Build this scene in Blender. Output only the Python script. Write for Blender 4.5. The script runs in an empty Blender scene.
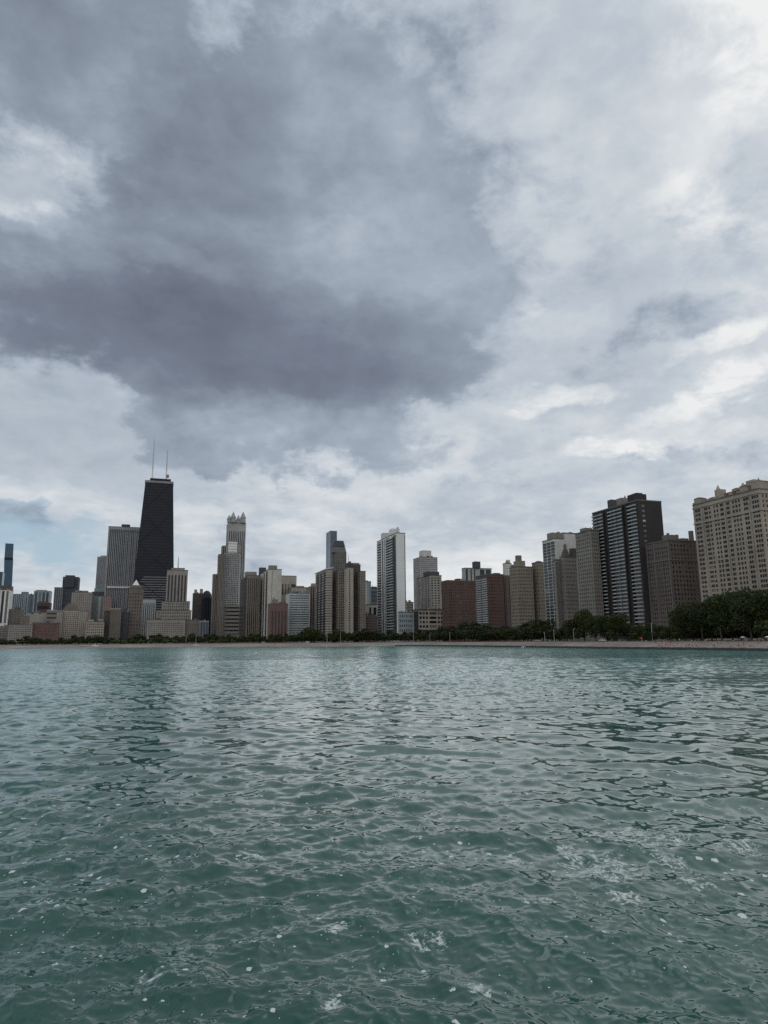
import bpy, bmesh, math, random
import numpy as np
from mathutils import Vector, Matrix

random.seed(11); RNG = np.random.default_rng(5)
SC = bpy.context.scene
COL = SC.collection
PI = math.pi
rad = math.radians

# ------------------------------------------------------------------ camera
F = 682.7                      # focal length in pixels (24 mm equivalent), frame 768 x 1024
H = 5.0                        # eye height above the lake
PITCH = math.atan(129.2 / F)
ROLL = rad(-0.45)
cam_d = bpy.data.cameras.new('camera')
cam = bpy.data.objects.new('camera', cam_d); COL.objects.link(cam)
cam_d.sensor_fit = 'VERTICAL'; cam_d.sensor_height = 36.0; cam_d.lens = 36.0 * F / 1024
cam_d.clip_start = 0.3; cam_d.clip_end = 60000
cam.matrix_world = Matrix.Translation((0, 0, H)) @ Matrix.Rotation(PI / 2 + PITCH, 4, 'X') @ Matrix.Rotation(ROLL, 4, 'Z')
SC.camera = cam
_R = cam.matrix_world.to_3x3()

def ray(px, py):
    return (_R @ Vector((px - 384, 512 - py, -F))).normalized()
def azel(px, py):
    d = ray(px, py)
    return math.atan2(d.x, d.y), math.asin(d.z)
def dirxy(px, py):
    d = ray(px, py); n = math.hypot(d.x, d.y)
    return d.x / n, d.y / n
def row_of(x, y, z):
    q = _R.transposed() @ (Vector((x, y, z)) - Vector((0, 0, H)))
    return 512 - q.y / -q.z * F
def zat(px, py, D):
    d = ray(px, py)
    return H + D * d.z / math.hypot(d.x, d.y)

# ------------------------------------------------------------------ shoreline and ground heights
SHORE = [(-1.5, 1500), (-1.0, 1150), (azel(0, 645)[0], 850), (azel(70, 645)[0], 868), (azel(145, 644)[0], 850), (azel(235, 644)[0], 745),
         (azel(325, 644)[0], 715), (azel(415, 644)[0], 690), (azel(505, 644)[0], 520), (azel(600, 644)[0], 394),
         (azel(704, 644)[0], 339), (azel(768, 644)[0], 307), (0.8, 270), (1.5, 250)]
def shore(az):
    return float(np.interp(az, [a for a, _ in SHORE], [d for _, d in SHORE]))
PROF = [(-25, -1.6), (0, -0.15), (0.9, 0.35), (12, 1.25), (30, 2.7), (44, 3.55), (50, 3.62), (56, 3.9)]
def ground_z(off):
    return float(np.interp(off, [a for a, _ in PROF] + [120], [b for _, b in PROF] + [4.0]))
def spot(px, off):
    """a point on the land, off metres behind the waterline, seen at column px"""
    x, y = dirxy(px, 642); D = shore(math.atan2(x, y)) + off
    return Vector((x * D, y * D, ground_z(off)))

# ------------------------------------------------------------------ materials
class NT:
    def __init__(s, nt):
        s.nt = nt; s.n = nt.nodes; s.l = nt.links
    def node(s, t, **kw):
        n = s.n.new(t)
        for k, v in kw.items(): setattr(n, k, v)
        return n
    def put(s, sock, v):
        if v is None: return
        if hasattr(v, 'is_output') or isinstance(v, bpy.types.NodeSocket): s.l.new(v, sock)
        else: sock.default_value = v
    def math(s, op, a, b=None, c=None, clamp=False):
        n = s.node('ShaderNodeMath', operation=op, use_clamp=clamp)
        s.put(n.inputs[0], a); s.put(n.inputs[1], b)
        if c is not None: s.put(n.inputs[2], c)
        return n.outputs[0]
    def smooth(s, v, a, b, lo=0.0, hi=1.0):
        n = s.node('ShaderNodeMapRange', interpolation_type='SMOOTHSTEP')
        s.put(n.inputs['Value'], v); n.inputs['From Min'].default_value = a; n.inputs['From Max'].default_value = b
        n.inputs['To Min'].default_value = lo; n.inputs['To Max'].default_value = hi
        return n.outputs['Result']
    def noise(s, vec, scale, detail=3, rough=0.5, dist=0.0):
        n = s.node('ShaderNodeTexNoise')
        s.put(n.inputs['Vector'], vec); n.inputs['Scale'].default_value = scale
        n.inputs['Detail'].default_value = detail; n.inputs['Roughness'].default_value = rough
        n.inputs['Distortion'].default_value = dist
        return n.outputs['Fac'] if 'Fac' in n.outputs else n.outputs[0]
    def ramp(s, v, stops, interp='LINEAR'):
        n = s.node('ShaderNodeValToRGB'); e = n.color_ramp.elements; n.color_ramp.interpolation = interp
        while len(e) < len(stops): e.new(0.5)
        for el, (p, c) in zip(e, stops): el.position = p; el.color = (*c, 1)
        s.put(n.inputs[0], v); return n.outputs[0]
    def mix(s, f, a, b, mode='MIX'):
        n = s.node('ShaderNodeMix', data_type='RGBA', blend_type=mode)
        s.put(n.inputs[0], f)
        for sock, v in ((n.inputs[6], a), (n.inputs[7], b)):
            if isinstance(v, tuple) and len(v) == 3: v = (*v, 1)
            s.put(sock, v)
        return n.outputs[2]

def new_mat(name):
    m = bpy.data.materials.new(name); m.use_nodes = True
    t = NT(m.node_tree); b = t.n['Principled BSDF']
    return m, t, b

def facade(name, c, rough=0.8, var=0.22, floor=3.3):
    """masonry, concrete or metal cladding: mottled, streaked with weather, faint floor courses"""
    m, t, b = new_mat(name)
    co = t.node('ShaderNodeTexCoord').outputs['Object']
    big = t.noise(co, 0.05, 4, 0.6)
    mp = t.node('ShaderNodeMapping'); t.put(mp.inputs[0], co); mp.inputs['Scale'].default_value = (0.5, 0.5, 0.04)
    streak = t.noise(mp.outputs[0], 1.0, 3, 0.6)
    fine = t.noise(co, 0.8, 3, 0.6)
    f = t.math('ADD', t.math('MULTIPLY', big, 0.5), t.math('ADD', t.math('MULTIPLY', streak, 0.3), t.math('MULTIPLY', fine, 0.2)))
    sx = t.node('ShaderNodeSeparateXYZ'); t.put(sx.inputs[0], co)
    fl = t.math('FRACT', t.math('DIVIDE', sx.outputs[2], floor))
    line = t.math('MULTIPLY', t.math('LESS_THAN', fl, 0.12), 0.15)
    lo = tuple(x * (1 - var * 1.6) for x in c); hi = tuple(min(0.85, x * (1 + var * 1.2)) for x in c)
    colr = t.ramp(f, [(0.3, lo), (0.5, c), (0.7, hi)])
    colr = t.mix(line, colr, tuple(x * 0.45 for x in c))
    t.put(b.inputs['Base Color'], colr); b.inputs['Roughness'].default_value = rough
    b.inputs['Specular IOR Level'].default_value = 0.3
    return m

def glazing(name, c, light, share=0.18, rough=0.12):
    """window glass over dark rooms; some windows have pale blinds drawn"""
    m, t, b = new_mat(name)
    oi = t.node('ShaderNodeObjectInfo').outputs['Random']; ri = t.node('ShaderNodeNewGeometry').outputs['Random Per Island']
    r = t.math('FRACT', t.math('ADD', t.math('MULTIPLY', oi, 7.31), t.math('MULTIPLY', ri, 3.77)))
    col = t.ramp(r, [(0, tuple(x * 0.55 for x in c)), (0.5, c), (1 - share, tuple(x * 1.35 for x in c)), (1.0, light)])
    t.put(b.inputs['Base Color'], col); b.inputs['Roughness'].default_value = rough; b.inputs['Specular IOR Level'].default_value = 0.32
    return m

def plain(name, c, rough=0.7, var=0.2, scale=1.5, metal=0.0):
    m, t, b = new_mat(name)
    co = t.node('ShaderNodeTexCoord').outputs['Object']
    f = t.noise(co, scale, 4, 0.6)
    t.put(b.inputs['Base Color'], t.ramp(f, [(0.3, tuple(x * (1 - var) for x in c)), (0.7, tuple(min(1, x * (1 + var)) for x in c))]))
    b.inputs['Roughness'].default_value = rough; b.inputs['Metallic'].default_value = metal
    return m

def foliage(name, c):
    m, t, b = new_mat(name)
    ri = t.node('ShaderNodeNewGeometry').outputs['Random Per Island']
    oi = t.node('ShaderNodeObjectInfo').outputs['Random']
    co = t.node('ShaderNodeTexCoord').outputs['Object']
    cl = t.noise(co, 0.35, 2, 0.5)
    v = t.math('ADD', t.math('MULTIPLY', ri, 0.4), t.math('MULTIPLY', cl, 0.6))
    col = t.ramp(v, [(0.15, tuple(x * 0.5 for x in c)), (0.5, c), (0.85, (c[0] * 2.5, c[1] * 2.1, c[2] * 1.4))])
    col = t.mix(t.math('MULTIPLY', oi, 0.5), col, (c[0] * 1.3, c[1] * 0.95, c[2] * 0.8))
    t.put(b.inputs['Base Color'], col); b.inputs['Roughness'].default_value = 0.75
    b.inputs['Specular IOR Level'].default_value = 0.2
    return m

M = {}
for n, c, kw in [
    ('cream', (.35, .31, .27), {}), ('cream_pale', (.50, .47, .43), {}), ('beige', (.305, .28, .252), {}), ('beige_grey', (.29, .27, .245), {}),
    ('tan', (.215, .185, .152), {}), ('stone_grey', (.215, .197, .178), {}), ('concrete', (.34, .34, .34), {}), ('pale_concrete', (.52, .51, .49), {}),
    ('white', (.68, .68, .67), dict(var=.1)), ('brick_red', (.105, .064, .056), {}), ('brick_rose', (.165, .105, .095), {}),
    ('brick_brown', (.128, .104, .094), {}), ('brown', (.165, .142, .126), {}), ('brown_dark', (.09, .075, .072), {}),
    ('taupe', (.2, .172, .152), {}), ('steel_black', (.012, .0125, .018), dict(rough=.6)), ('black_brick', (.04, .034, .036), {}),
    ('slate', (.07, .072, .08), {}), ('pier_grey', (.30, .31, .33), {}), ('grey', (.21, .215, .225), {}), ('navy', (.015, .018, .03), dict(rough=.5)),
    ('blue_grey', (.17, .21, .25), dict(rough=.4)), ('blue_glass', (.045, .10, .15), dict(rough=.22)), ('blue_pale', (.30, .345, .37), {}),
    ('teal_glass', (.16, .23, .25), dict(rough=.25)), ('rose', (.28, .195, .185), {}), ('roof_brown', (.125, .098, .08), {}), ('silver', (.17, .21, .26), dict(rough=.35)),
    ('band_white', (.47, .51, .52), {}), ('band_grey', (.36, .365, .375), {}), ('stone_dark', (.15, .142, .135), {}), ('cream_warm', (.33, .278, .232), dict(var=.28)), ('rust_roof', (.17, .10, .075), {})]:
    M[n] = facade(n, c, **kw)
M['glass'] = glazing('glass', (.014, .016, .02), (.17, .17, .16))
M['glass_mid'] = glazing('glass_mid', (.05, .053, .058), (.26, .25, .23), .3)
M['glass_brown'] = glazing('glass_brown', (.06, .05, .045), (.16, .14, .12))
M['glass_blue'] = glazing('glass_blue', (.035, .055, .08), (.15, .19, .22))
M['glass_pale'] = glazing('glass_pale', (.20, .20, .21), (.5, .5, .5), .3)
M['roofing'] = plain('roofing', (.11, .105, .1))
M['leaf_dark'] = foliage('leaf_dark', (.031, .046, .018))
M['leaf_mid'] = foliage('leaf_mid', (.038, .058, .02))
M['leaf_bright'] = foliage('leaf_bright', (.07, .105, .03))
M['bark'] = plain('bark', (.07, .055, .045), 0.9, 0.4)
M['pole'] = plain('pole', (.45, .45, .44), 0.5, 0.1)
M['dark_metal'] = plain('dark_metal', (.06, .06, .065), 0.5, 0.2)

# ------------------------------------------------------------------ mesh collecting
class MB:
    def __init__(s): s.v = []; s.f = []
    def quad(s, *p):
        i = len(s.v); s.v += [tuple(q) for q in p]; s.f.append(tuple(range(i, i + len(p))))
    def hexa(s, b, t):
        """box from four bottom and four top points, both counter-clockwise seen from above"""
        i = len(s.v); s.v += [tuple(q) for q in b] + [tuple(q) for q in t]
        s.f += [(i + 3, i + 2, i + 1, i), (i + 4, i + 5, i + 6, i + 7)]
        for k in range(4):
            j = (k + 1) % 4; s.f.append((i + k, i + j, i + 4 + j, i + 4 + k))
    def box(s, x0, x1, y0, y1, z0, z1):
        s.hexa([(x0, y0, z0), (x1, y0, z0), (x1, y1, z0), (x0, y1, z0)], [(x0, y0, z1), (x1, y0, z1), (x1, y1, z1), (x0, y1, z1)])
    def tube(s, p, q, r0, r1, n=7):
        p, q = Vector(p), Vector(q); a = (q - p).normalized()
        u = a.orthogonal().normalized(); w = a.cross(u); i = len(s.v)
        for c, r in ((p, r0), (q, r1)):
            for k in range(n):
                an = 2 * PI * k / n; s.v.append(tuple(c + (u * math.cos(an) + w * math.sin(an)) * r))
        for k in range(n):
            j = (k + 1) % n; s.f.append((i + k, i + j, i + n + j, i + n + k))
        s.f.append(tuple(range(i + n - 1, i - 1, -1))); s.f.append(tuple(range(i + n, i + 2 * n)))
    def cone(s, x, y, z0, z1, r0, r1, n=12, rot=0.0):
        i = len(s.v)
        for z, r in ((z0, r0), (z1, r1)):
            for k in range(n):
                an = rot + 2 * PI * k / n; s.v.append((x + r * math.cos(an), y + r * math.sin(an), z))
        for k in range(n):
            j = (k + 1) % n; s.f.append((i + k, i + j, i + n + j, i + n + k))
        s.f.append(tuple(range(i + n - 1, i - 1, -1))); s.f.append(tuple(range(i + n, i + 2 * n)))
    def mesh(s, name, mat):
        me = bpy.data.meshes.new(name); me.from_pydata(s.v, [], s.f); me.validate()
        if mat: me.materials.append(mat)
        return me
    def build(s, name, mat, parent=None, loc=(0, 0, 0), rz=0.0):
        return link(name, s.mesh(name, mat), parent, loc, rz)

def link(name, me, parent=None, loc=(0, 0, 0), rz=0.0):
    o = bpy.data.objects.new(name, me); COL.objects.link(o)
    o.parent = parent; o.location = loc; o.rotation_euler = (0, 0, rz)
    return o
def thing(name, label, cat, loc, rz=0.0, group=None):
    o = bpy.data.objects.new(name, None); COL.objects.link(o)
    o.location = loc; o.rotation_euler = (0, 0, rz); o['label'] = label; o['category'] = cat; o.empty_display_size = 5
    if group: o['group'] = group
    return o

# ------------------------------------------------------------------ buildings
GRID = 18.0                    # the street grid, degrees from the camera's heading
PANE = {}
def pane_mesh(w, h, mat):
    k = (round(w, 2), round(h, 2), mat.name)
    if k not in PANE:
        b = MB(); b.box(-k[0] / 2, k[0] / 2, 0, 0.1, -k[1] / 2, k[1] / 2); PANE[k] = b.mesh('window', mat)
    return PANE[k]

class Building:
    def __init__(s, name, label, cat, group=None):
        s.name, s.label, s.cat, s.group = name, label, cat, group
        s.root = None; s.push = None; s.count = {}; s.rest = {}
    def start(s, C, rz):
        s.root = thing(s.name, s.label, s.cat, (C[0], C[1], 4.0), rz, s.group); s.C0 = Vector((C[0], C[1])); s.rz0 = rz
    def local(s, x, y):
        d = Vector((x, y)) - s.C0; c, sn = math.cos(-s.rz0), math.sin(-s.rz0)
        return d.x * c - d.y * sn, d.x * sn + d.y * c
    def block(s, xl, xc, xr, y, D, rz=GRID, w=None, d=None, ybot=None, z0=None, wall='beige', L=None, R=None, win='glass', part='wall',
              cornice=0.25, roof=True, recess=0.3, back=0.0, fl=3.3, base=5.0):
        rz = rad(rz)
        cx, cy = dirxy(xc, y)
        if s.push is None: s.push = max(1.0, (shore(math.atan2(cx, cy)) + 150) / D)
        D = D * s.push
        C = Vector((cx * D, cy * D)); z1 = zat(xc, y, D)
        vx = Vector((math.cos(rz), math.sin(rz))); vy = Vector((-math.sin(rz), math.cos(rz)))
        def reach(px, v):
            row = y
            for _ in range(3):               # the far end of a roof edge sits on another row than its near corner
                rx, ry = dirxy(px, row); den = v.x * ry - v.y * rx
                n = (C.y * rx - C.x * ry) / den if abs(den) > 1e-6 else 999
                if 0 < n < 300: row = row_of(C.x + v.x * n, C.y + v.y * n, z1)
            return n
        if d is None: d = reach(xr, vx)
        if w is None: w = reach(xl, vy)
        if not 2 < d < 160 or not 2 < w < 160: print('DIM?', s.name, round(d, 1), round(w, 1))
        d = min(max(d, 3), 140); w = min(max(w, 3), 140)
        if s.root is None: s.start(C, rz)
        lx, ly = s.local(C.x, C.y); r = rz - s.rz0
        zb = 0.0 if ybot is None else zat(xc, ybot, D) - 4.0
        if z0 is not None: zb = z0
        h = z1 - 4.0
        s.last = dict(C=C, D=D, rz=rz, d=d, w=w, z0=zb, z1=h, lx=lx, ly=ly, r=r)
        b = MB()
        wins = s.face(b, 'L', w, zb, h, L, recess, fl, base if zb == 0 else 0.6) + s.face(b, 'R', d, zb, h, R, recess, fl, base if zb == 0 else 0.6)
        b.quad((d, 0, zb), (d, w, zb), (d, w, h), (d, 0, h)); b.quad((d, w, zb), (0, w, zb), (0, w, h), (d, w, h)); b.quad((0, 0, h), (d, 0, h), (d, w, h), (0, w, h))
        b.build(part, M[wall], s.root, (lx, ly, 0), r)
        for key, mat, face, sc, zc, ww, hh in sorted(wins, key=lambda q: -q[4]):
            n = s.count.get(key, 0); s.count[key] = n + 1
            off = recess + 0.004
            p = (off, sc, zc) if face == 'L' else (sc, off, zc)
            q = r + (-PI / 2 if face == 'L' else 0)
            c, sn = math.cos(r), math.sin(r)
            loc = (lx + p[0] * c - p[1] * sn, ly + p[0] * sn + p[1] * c, zc)
            if n < 100: link(key, pane_mesh(ww + 0.1, hh + 0.1, mat), s.root, loc, r + (PI / 2 * -1 if face == 'L' else 0))
            else: s.rest.setdefault((key, mat.name), []).append((loc, q, ww + 0.1, hh + 0.1))
        if cornice:
            k = MB(); e = cornice
            k.box(-e, d + e, -e, w + e, h + 0.02, h + 0.9)
            s.roof = k.build('roof', M['roofing'] if roof is True else M[roof], s.root, (lx, ly, 0), r)
        return s
    def face(s, b, side, n, z0, z1, spec, recess, fl, base):
        P = (lambda u, v, z: (v, u, z)) if side == 'L' else (lambda u, v, z: (u, v, z))
        flip = side == 'L'
        def quad(*p):
            b.quad(*(p[::-1] if flip else p))
        if spec is None:
            quad(P(0, 0, z0), P(n, 0, z0), P(n, 0, z1), P(0, 0, z1)); return []
        kind = spec[0]; o = spec[-1] if isinstance(spec[-1], dict) else {}
        mg = o.get('margin', 0.04) * n; top = o.get('top', 1.6)
        zb, zt = z0 + o.get('base', base), z1 - top
        if kind == 'H': cols = [(mg, n - mg)]
        elif isinstance(spec[1], list): cols = [(a * n, c * n) for a, c in spec[1]]
        else:
            pitch = (n - 2 * mg) / spec[1]; cols = [(mg + (k + .5 - spec[2] / 2) * pitch, mg + (k + .5 + spec[2] / 2) * pitch) for k in range(spec[1])]
        if kind == 'V': rows = [(zb, zt)]
        else:
            wf_i = 3 if kind == 'W' else 2
            nr = spec[wf_i - 0] if kind == 'W' else spec[1]
            hf = spec[4] if kind == 'W' else spec[2]
            if not nr: nr = max(1, round((zt - zb) / fl))
            ph = (zt - zb) / nr; rows = [(zb + (k + .5 - hf / 2) * ph, zb + (k + .5 + hf / 2) * ph) for k in range(nr)]
        S = sorted({0.0, n, *[x for c in cols for x in c]}); Z = sorted({z0, z1, *[x for c in rows for x in c]})
        cs = {c[0]: c for c in cols}; rs = {c[0]: c for c in rows}
        out = []
        key = {'W': 'window', 'V': 'window_strip', 'H': 'window_band'}[kind]; mat = M[o.get('win', 'glass')]
        for i in range(len(S) - 1):
            for j in range(len(Z) - 1):
                a, c, e, f = S[i], S[i + 1], Z[j], Z[j + 1]
                if a in cs and e in rs:
                    g = recess
                    quad(P(a, 0, e), P(c, 0, e), P(c, g, e), P(a, g, e)); quad(P(a, 0, f), P(a, g, f), P(c, g, f), P(c, 0, f))
                    quad(P(a, 0, e), P(a, g, e), P(a, g, f), P(a, 0, f)); quad(P(c, 0, e), P(c, 0, f), P(c, g, f), P(c, g, e))
                    out.append((key, mat, side, (a + c) / 2, (e + f) / 2, c - a, f - e))
                else: quad(P(a, 0, e), P(c, 0, e), P(c, 0, f), P(a, 0, f))
        return out
    def clutter(s, seed, n=3):
        """plant boxes and vents on the last roof"""
        r = random.Random(seed); k = s.last
        for _ in range(n):
            a, c = r.uniform(1.2, min(6, k['d'] * .22)), r.uniform(1.2, min(6, k['w'] * .22)); u, v = r.uniform(.12, .8) * k['d'], r.uniform(.08, .75) * k['w']
            m = MB(); zt = k['z1'] + .9; hh = r.uniform(1.2, 3.2); m.box(u, min(u + a, k['d'] - .3), v, min(v + c, k['w'] - .3), zt, zt + hh)
            if r.random() < .4: m.cone(u + a / 2, v + c / 2, zt + hh, zt + hh + r.uniform(1, 4), .18, .1, 5)
            m.build('plant_box', M[r.choice(['grey', 'beige_grey', 'slate', 'stone_grey', 'brown_dark'])], s.root, (k['lx'], k['ly'], 0), k['r'])
        return s
    def finish(s):
        for (key, mat), items in s.rest.items():
            b = MB()
            for loc, q, ww, hh in items:
                c, sn = math.cos(q), math.sin(q)
                pt = lambda x, y, z: (loc[0] + x * c - y * sn, loc[1] + x * sn + y * c, loc[2] + z)
                b.hexa([pt(-ww / 2, 0, -hh / 2), pt(ww / 2, 0, -hh / 2), pt(ww / 2, .1, -hh / 2), pt(-ww / 2, .1, -hh / 2)],
                       [pt(-ww / 2, 0, hh / 2), pt(ww / 2, 0, hh / 2), pt(ww / 2, .1, hh / 2), pt(-ww / 2, .1, hh / 2)])
            o = b.build(key, M[mat], s.root); o['kind'] = 'stuff'
        return s
    def on_roof(s, name, mat, p0, p1, ptop, deep=0.5, shape='box', aspect=1.0, under=None, sink=0.0):
        """something standing on the last block's roof, spanning columns p0..p1 up to row ptop"""
        k = s.last; x, y = dirxy((p0 + p1) / 2, ptop)
        c, sn = math.cos(k['rz']), math.sin(k['rz']); lo, hi = -1e9, 1e9
        for o_, v_, n_ in ((-(k['C'].x * c + k['C'].y * sn), x * c + y * sn, k['d']), (k['C'].x * sn - k['C'].y * c, y * c - x * sn, k['w'])):
            if abs(v_) > 1e-6: a_, b_ = -o_ / v_, (n_ - o_) / v_; lo, hi = max(lo, min(a_, b_)), min(hi, max(a_, b_))
        if hi <= lo: lo = hi = k['D'] + 4                       # off the edge of the roof: stand it at the corner's depth
        Dm = lo + (hi - lo) * min(.85, max(.15, deep))
        W = abs(p1 - p0) / (F / (ray((p0 + p1) / 2, ptop) @ (_R @ Vector((0, 0, -1))))) * math.hypot(Dm, 0) * 1.03
        lx, ly = s.local(x * Dm, y * Dm)
        az = math.atan2(x, y); rel = k['rz'] + az
        a = W / (abs(math.cos(rel)) + aspect * abs(math.sin(rel)))
        ztop = zat((p0 + p1) / 2, ptop, Dm) - 4.0; zb = k['z1'] + 0.9 - sink
        if ztop - zb < 0.6: ztop = zb + 0.6
        b = MB()
        if shape == 'box': b.box(-a / 2, a / 2, -a * aspect / 2, a * aspect / 2, zb, ztop)
        elif shape == 'tank': b.cone(0, 0, zb, zb + (ztop - zb) * .75, W / 2, W / 2); b.cone(0, 0, zb + (ztop - zb) * .75, ztop, W / 2, W * .1)
        elif shape == 'lantern':
            hh = ztop - zb
            for q0, q1, f0, f1 in ((0, .42, .92, .92), (.42, .50, 1.08, 1.02), (.50, .74, .95, .55), (.74, 1, .55, .04)): b.cone(0, 0, zb + hh * q0, zb + hh * q1, W / 2 * f0, W / 2 * f1, 10)
        elif shape == 'pyramid': b.cone(0, 0, zb, ztop, W / 2 * 1.1, W * .02, 4, PI / 4)
        elif shape == 'mast': b.cone(0, 0, zb, ztop, max(W / 2, .25), max(W / 4, .15), 6)
        elif shape == 'gable':
            b.hexa([(-a / 2, -a * aspect / 2, zb), (a / 2, -a * aspect / 2, zb), (a / 2, a * aspect / 2, zb), (-a / 2, a * aspect / 2, zb)],
                   [(-a * .22, -a * aspect * .22, ztop), (a * .22, -a * aspect * .22, ztop), (a * .22, a * aspect * .22, ztop), (-a * .22, a * aspect * .22, ztop)])
        elif shape.startswith('frustum'):
            q = float(shape[7:]); b.hexa([(-a / 2, -a * aspect / 2, zb), (a / 2, -a * aspect / 2, zb), (a / 2, a * aspect / 2, zb), (-a / 2, a * aspect / 2, zb)],
                   [(-a * q / 2, -a * aspect * q / 2, ztop), (a * q / 2, -a * aspect * q / 2, ztop), (a * q / 2, a * aspect * q / 2, ztop), (-a * q / 2, a * aspect * q / 2, ztop)])
        elif shape == 'dome':
            for i in range(5):
                a0, a1 = i / 5 * PI / 2, (i + 1) / 5 * PI / 2
                b.cone(0, 0, zb + (ztop - zb) * math.sin(a0), zb + (ztop - zb) * math.sin(a1), W / 2 * math.cos(a0), W / 2 * max(.03, math.cos(a1)))
        par = under if under is not None else s.root
        o = b.build(name, M[mat], s.root, (lx, ly, 0), k['r'])
        return o

def simple(name, label, cat, *blk, roofs=(), **kw):
    B = Building(name, label, cat); B.block(*blk, **kw)
    B.clutter(name + label, 3)
    for r in roofs: B.on_roof(*r[:5], **(r[5] if len(r) > 5 else {}))
    return B.finish()

W = lambda c, r=0, wf=.5, hf=.5, **o: ('W', c, wf, r, hf, o)
V = lambda c, wf=.5, **o: ('V', c, wf, o)
HB = lambda r, hf=.5, **o: ('H', r, hf, o)

# ------------------------------------------------------------------ the skyline, from the far end of the bay to the near end
# blue glass skyscraper of two flaring stacks
B = Building('glass_skyscraper', 'slim blue glass skyscraper with a dark waist band, alone at the far end', 'skyscraper')
def flare(px0, px1, py, qx0, qx1, qy, D, name, mat):
    bot = [px0, px1, py]; tp = [qx0, qx1, qy]; pts = []
    for a, b_, y in (bot, tp):
        z = zat((a + b_) / 2, y, D); x0, y0 = dirxy(a, y); x1, y1 = dirxy(b_, y)
        p = Vector((x0 * D, y0 * D)); q = Vector((x1 * D, y1 * D)); n = Vector((q.y - p.y, -(q.x - p.x))) * -0.8
        pts.append([(p.x, p.y, z), (q.x, q.y, z), (q.x + n.x, q.y + n.y, z), (p.x + n.x, p.y + n.y, z)])
    if B.root is None: B.start((pts[0][0][0], pts[0][0][1]), 0)
    ox, oy = B.C0; m = MB()
    m.hexa([(x - ox, y - oy, z - 4) for x, y, z in pts[0]], [(x - ox, y - oy, z - 4) for x, y, z in pts[1]])
    m.build(name, M[mat], B.root)
flare(2.6, 9.6, 640, 4.2, 13.2, 560, 2700, 'lower_stack', 'blue_glass')
flare(4.3, 13.1, 559.9, 4.3, 13.2, 557.8, 2700, 'waist_band', 'steel_black')
flare(4.4, 13.0, 557.6, 5.4, 13.7, 543.5, 2700, 'upper_stack', 'blue_glass')

simple('glass_tower', 'narrow blue glass tower cut by the photo edge beside the flared skyscraper', 'tower', -6, -6, 2.8, 572, 2500, w=30, wall='blue_glass', R=V(6, .6, win='glass_blue'))
simple('office_block', 'brown flat roofed block behind the tall white finned building', 'building', -5, -5, 11, 586, 1900, w=30, wall='roof_brown', R=W(8, 0, .5, .4))
simple('office_building', 'tall white building with bold white vertical fins and dark glass slots', 'building', -8, -8, 10.3, 590, 1500, w=30, wall='white', R=('V', [(.05, .2), (.3, .46), (.56, .7), (.8, .93)], .5, {'base': 40, 'win': 'glass'}), recess=1.2)
simple('glass_block', 'wide pale blue glass block behind the low brown roofs', 'building', 10.8, 10.8, 28.5, 594, 2200, w=40, wall='blue_pale', R=V(9, .5, win='glass_blue'),
       roofs=[('penthouse', 'grey', 22, 28.5, 592)])
simple('glass_block', 'dark blue slotted glass slab between two pale glass blocks', 'building', 28.5, 28.5, 36, 594.5, 2150, w=30, wall='blue_grey', R=V(5, .55, win='glass_blue'))
simple('glass_block', 'flat topped glass block with a white frame around dark blue bays', 'building', 34, 34, 50.3, 591, 2050, w=35, wall='blue_pale', R=V(4, .62, win='glass_blue', top=3), roofs=[('penthouse', 'blue_pale', 37, 47, 590.2)])
simple('brick_block', 'dark maroon brick block in front of the white framed glass block', 'building', 37.3, 37.3, 50, 603, 1750, w=30, wall='brick_red', R=HB(5, .4), roofs=[('penthouse', 'brown_dark', 39, 48, 601.6)])
simple('apartment_block', 'small brown apartment block behind the grey lakefront building', 'building', 9.5, 9.5, 21, 609.5, 1500, w=30, wall='brown', R=W(6, 0, .5, .45), roofs=[('penthouse', 'brick_brown', 15.5, 20.5, 607.5)])
simple('stone_block', 'low tan stone block with a tiled roof edge', 'building', 20.5, 20.5, 34, 616.5, 1480, w=30, wall='tan', R=W(7, 0, .5, .45), roofs=[('attic', 'beige', 27, 33.5, 613.5)])
simple('stone_block', 'cream stone block with two tall dark openings like a colonnade', 'building', 30, 30, 46.8, 612.6, 1420, w=30, wall='beige', R=('V', [(.06, .22), (.53, .68)], .5, {'base': 55, 'top': 6}), recess=1.0)
simple('apartment_block', 'grey banded apartment block with a pale flat roof lip', 'building', 47, 47, 57.5, 610.5, 1400, w=30, wall='stone_grey', R=HB(7, .4, win='glass'), roof='pale_concrete')
simple('lakefront_building', 'short grey stone lakefront building cut by the photo edge', 'building', -10, -10, 8.3, 627, 1230, w=25, wall='stone_grey', R=W(9, 0, .5, .5, win='glass'))
simple('lakefront_building', 'long grey stone lakefront building with close rows of small windows', 'building', 8.8, 8.8, 32.5, 625, 1200, w=25, wall='beige_grey', R=W(13, 0, .5, .5, win='glass'))
simple('lakefront_building', 'long rose brick lakefront building with a flat roof', 'building', 32.6, 32.6, 57.8, 623, 1200, w=25, wall='brick_rose', R=W(13, 0, .45, .5))
B = Building('office_tower', 'dark slate office tower with a lower step on one side', 'tower')
B.block(63, 63, 78.6, 577, 1900, w=40, wall='slate', R=HB(0, .5, win='glass_blue')).block(54.5, 54.5, 63.2, 587.5, 1895, w=40, wall='grey', R=V(4, .5, win='glass_blue'), part='side_tower')
B.on_roof('penthouse', 'slate', 66, 75, 575.6); B.finish()
simple('apartment_block', 'pale beige block with tiny windows behind the grand lakefront hotel', 'building', 72, 72, 92, 592.5, 1500, w=40, wall='beige', R=W(9, 0, .4, .45, win='glass'), roofs=[('penthouse', 'stone_grey', 76, 88, 591)])
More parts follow.
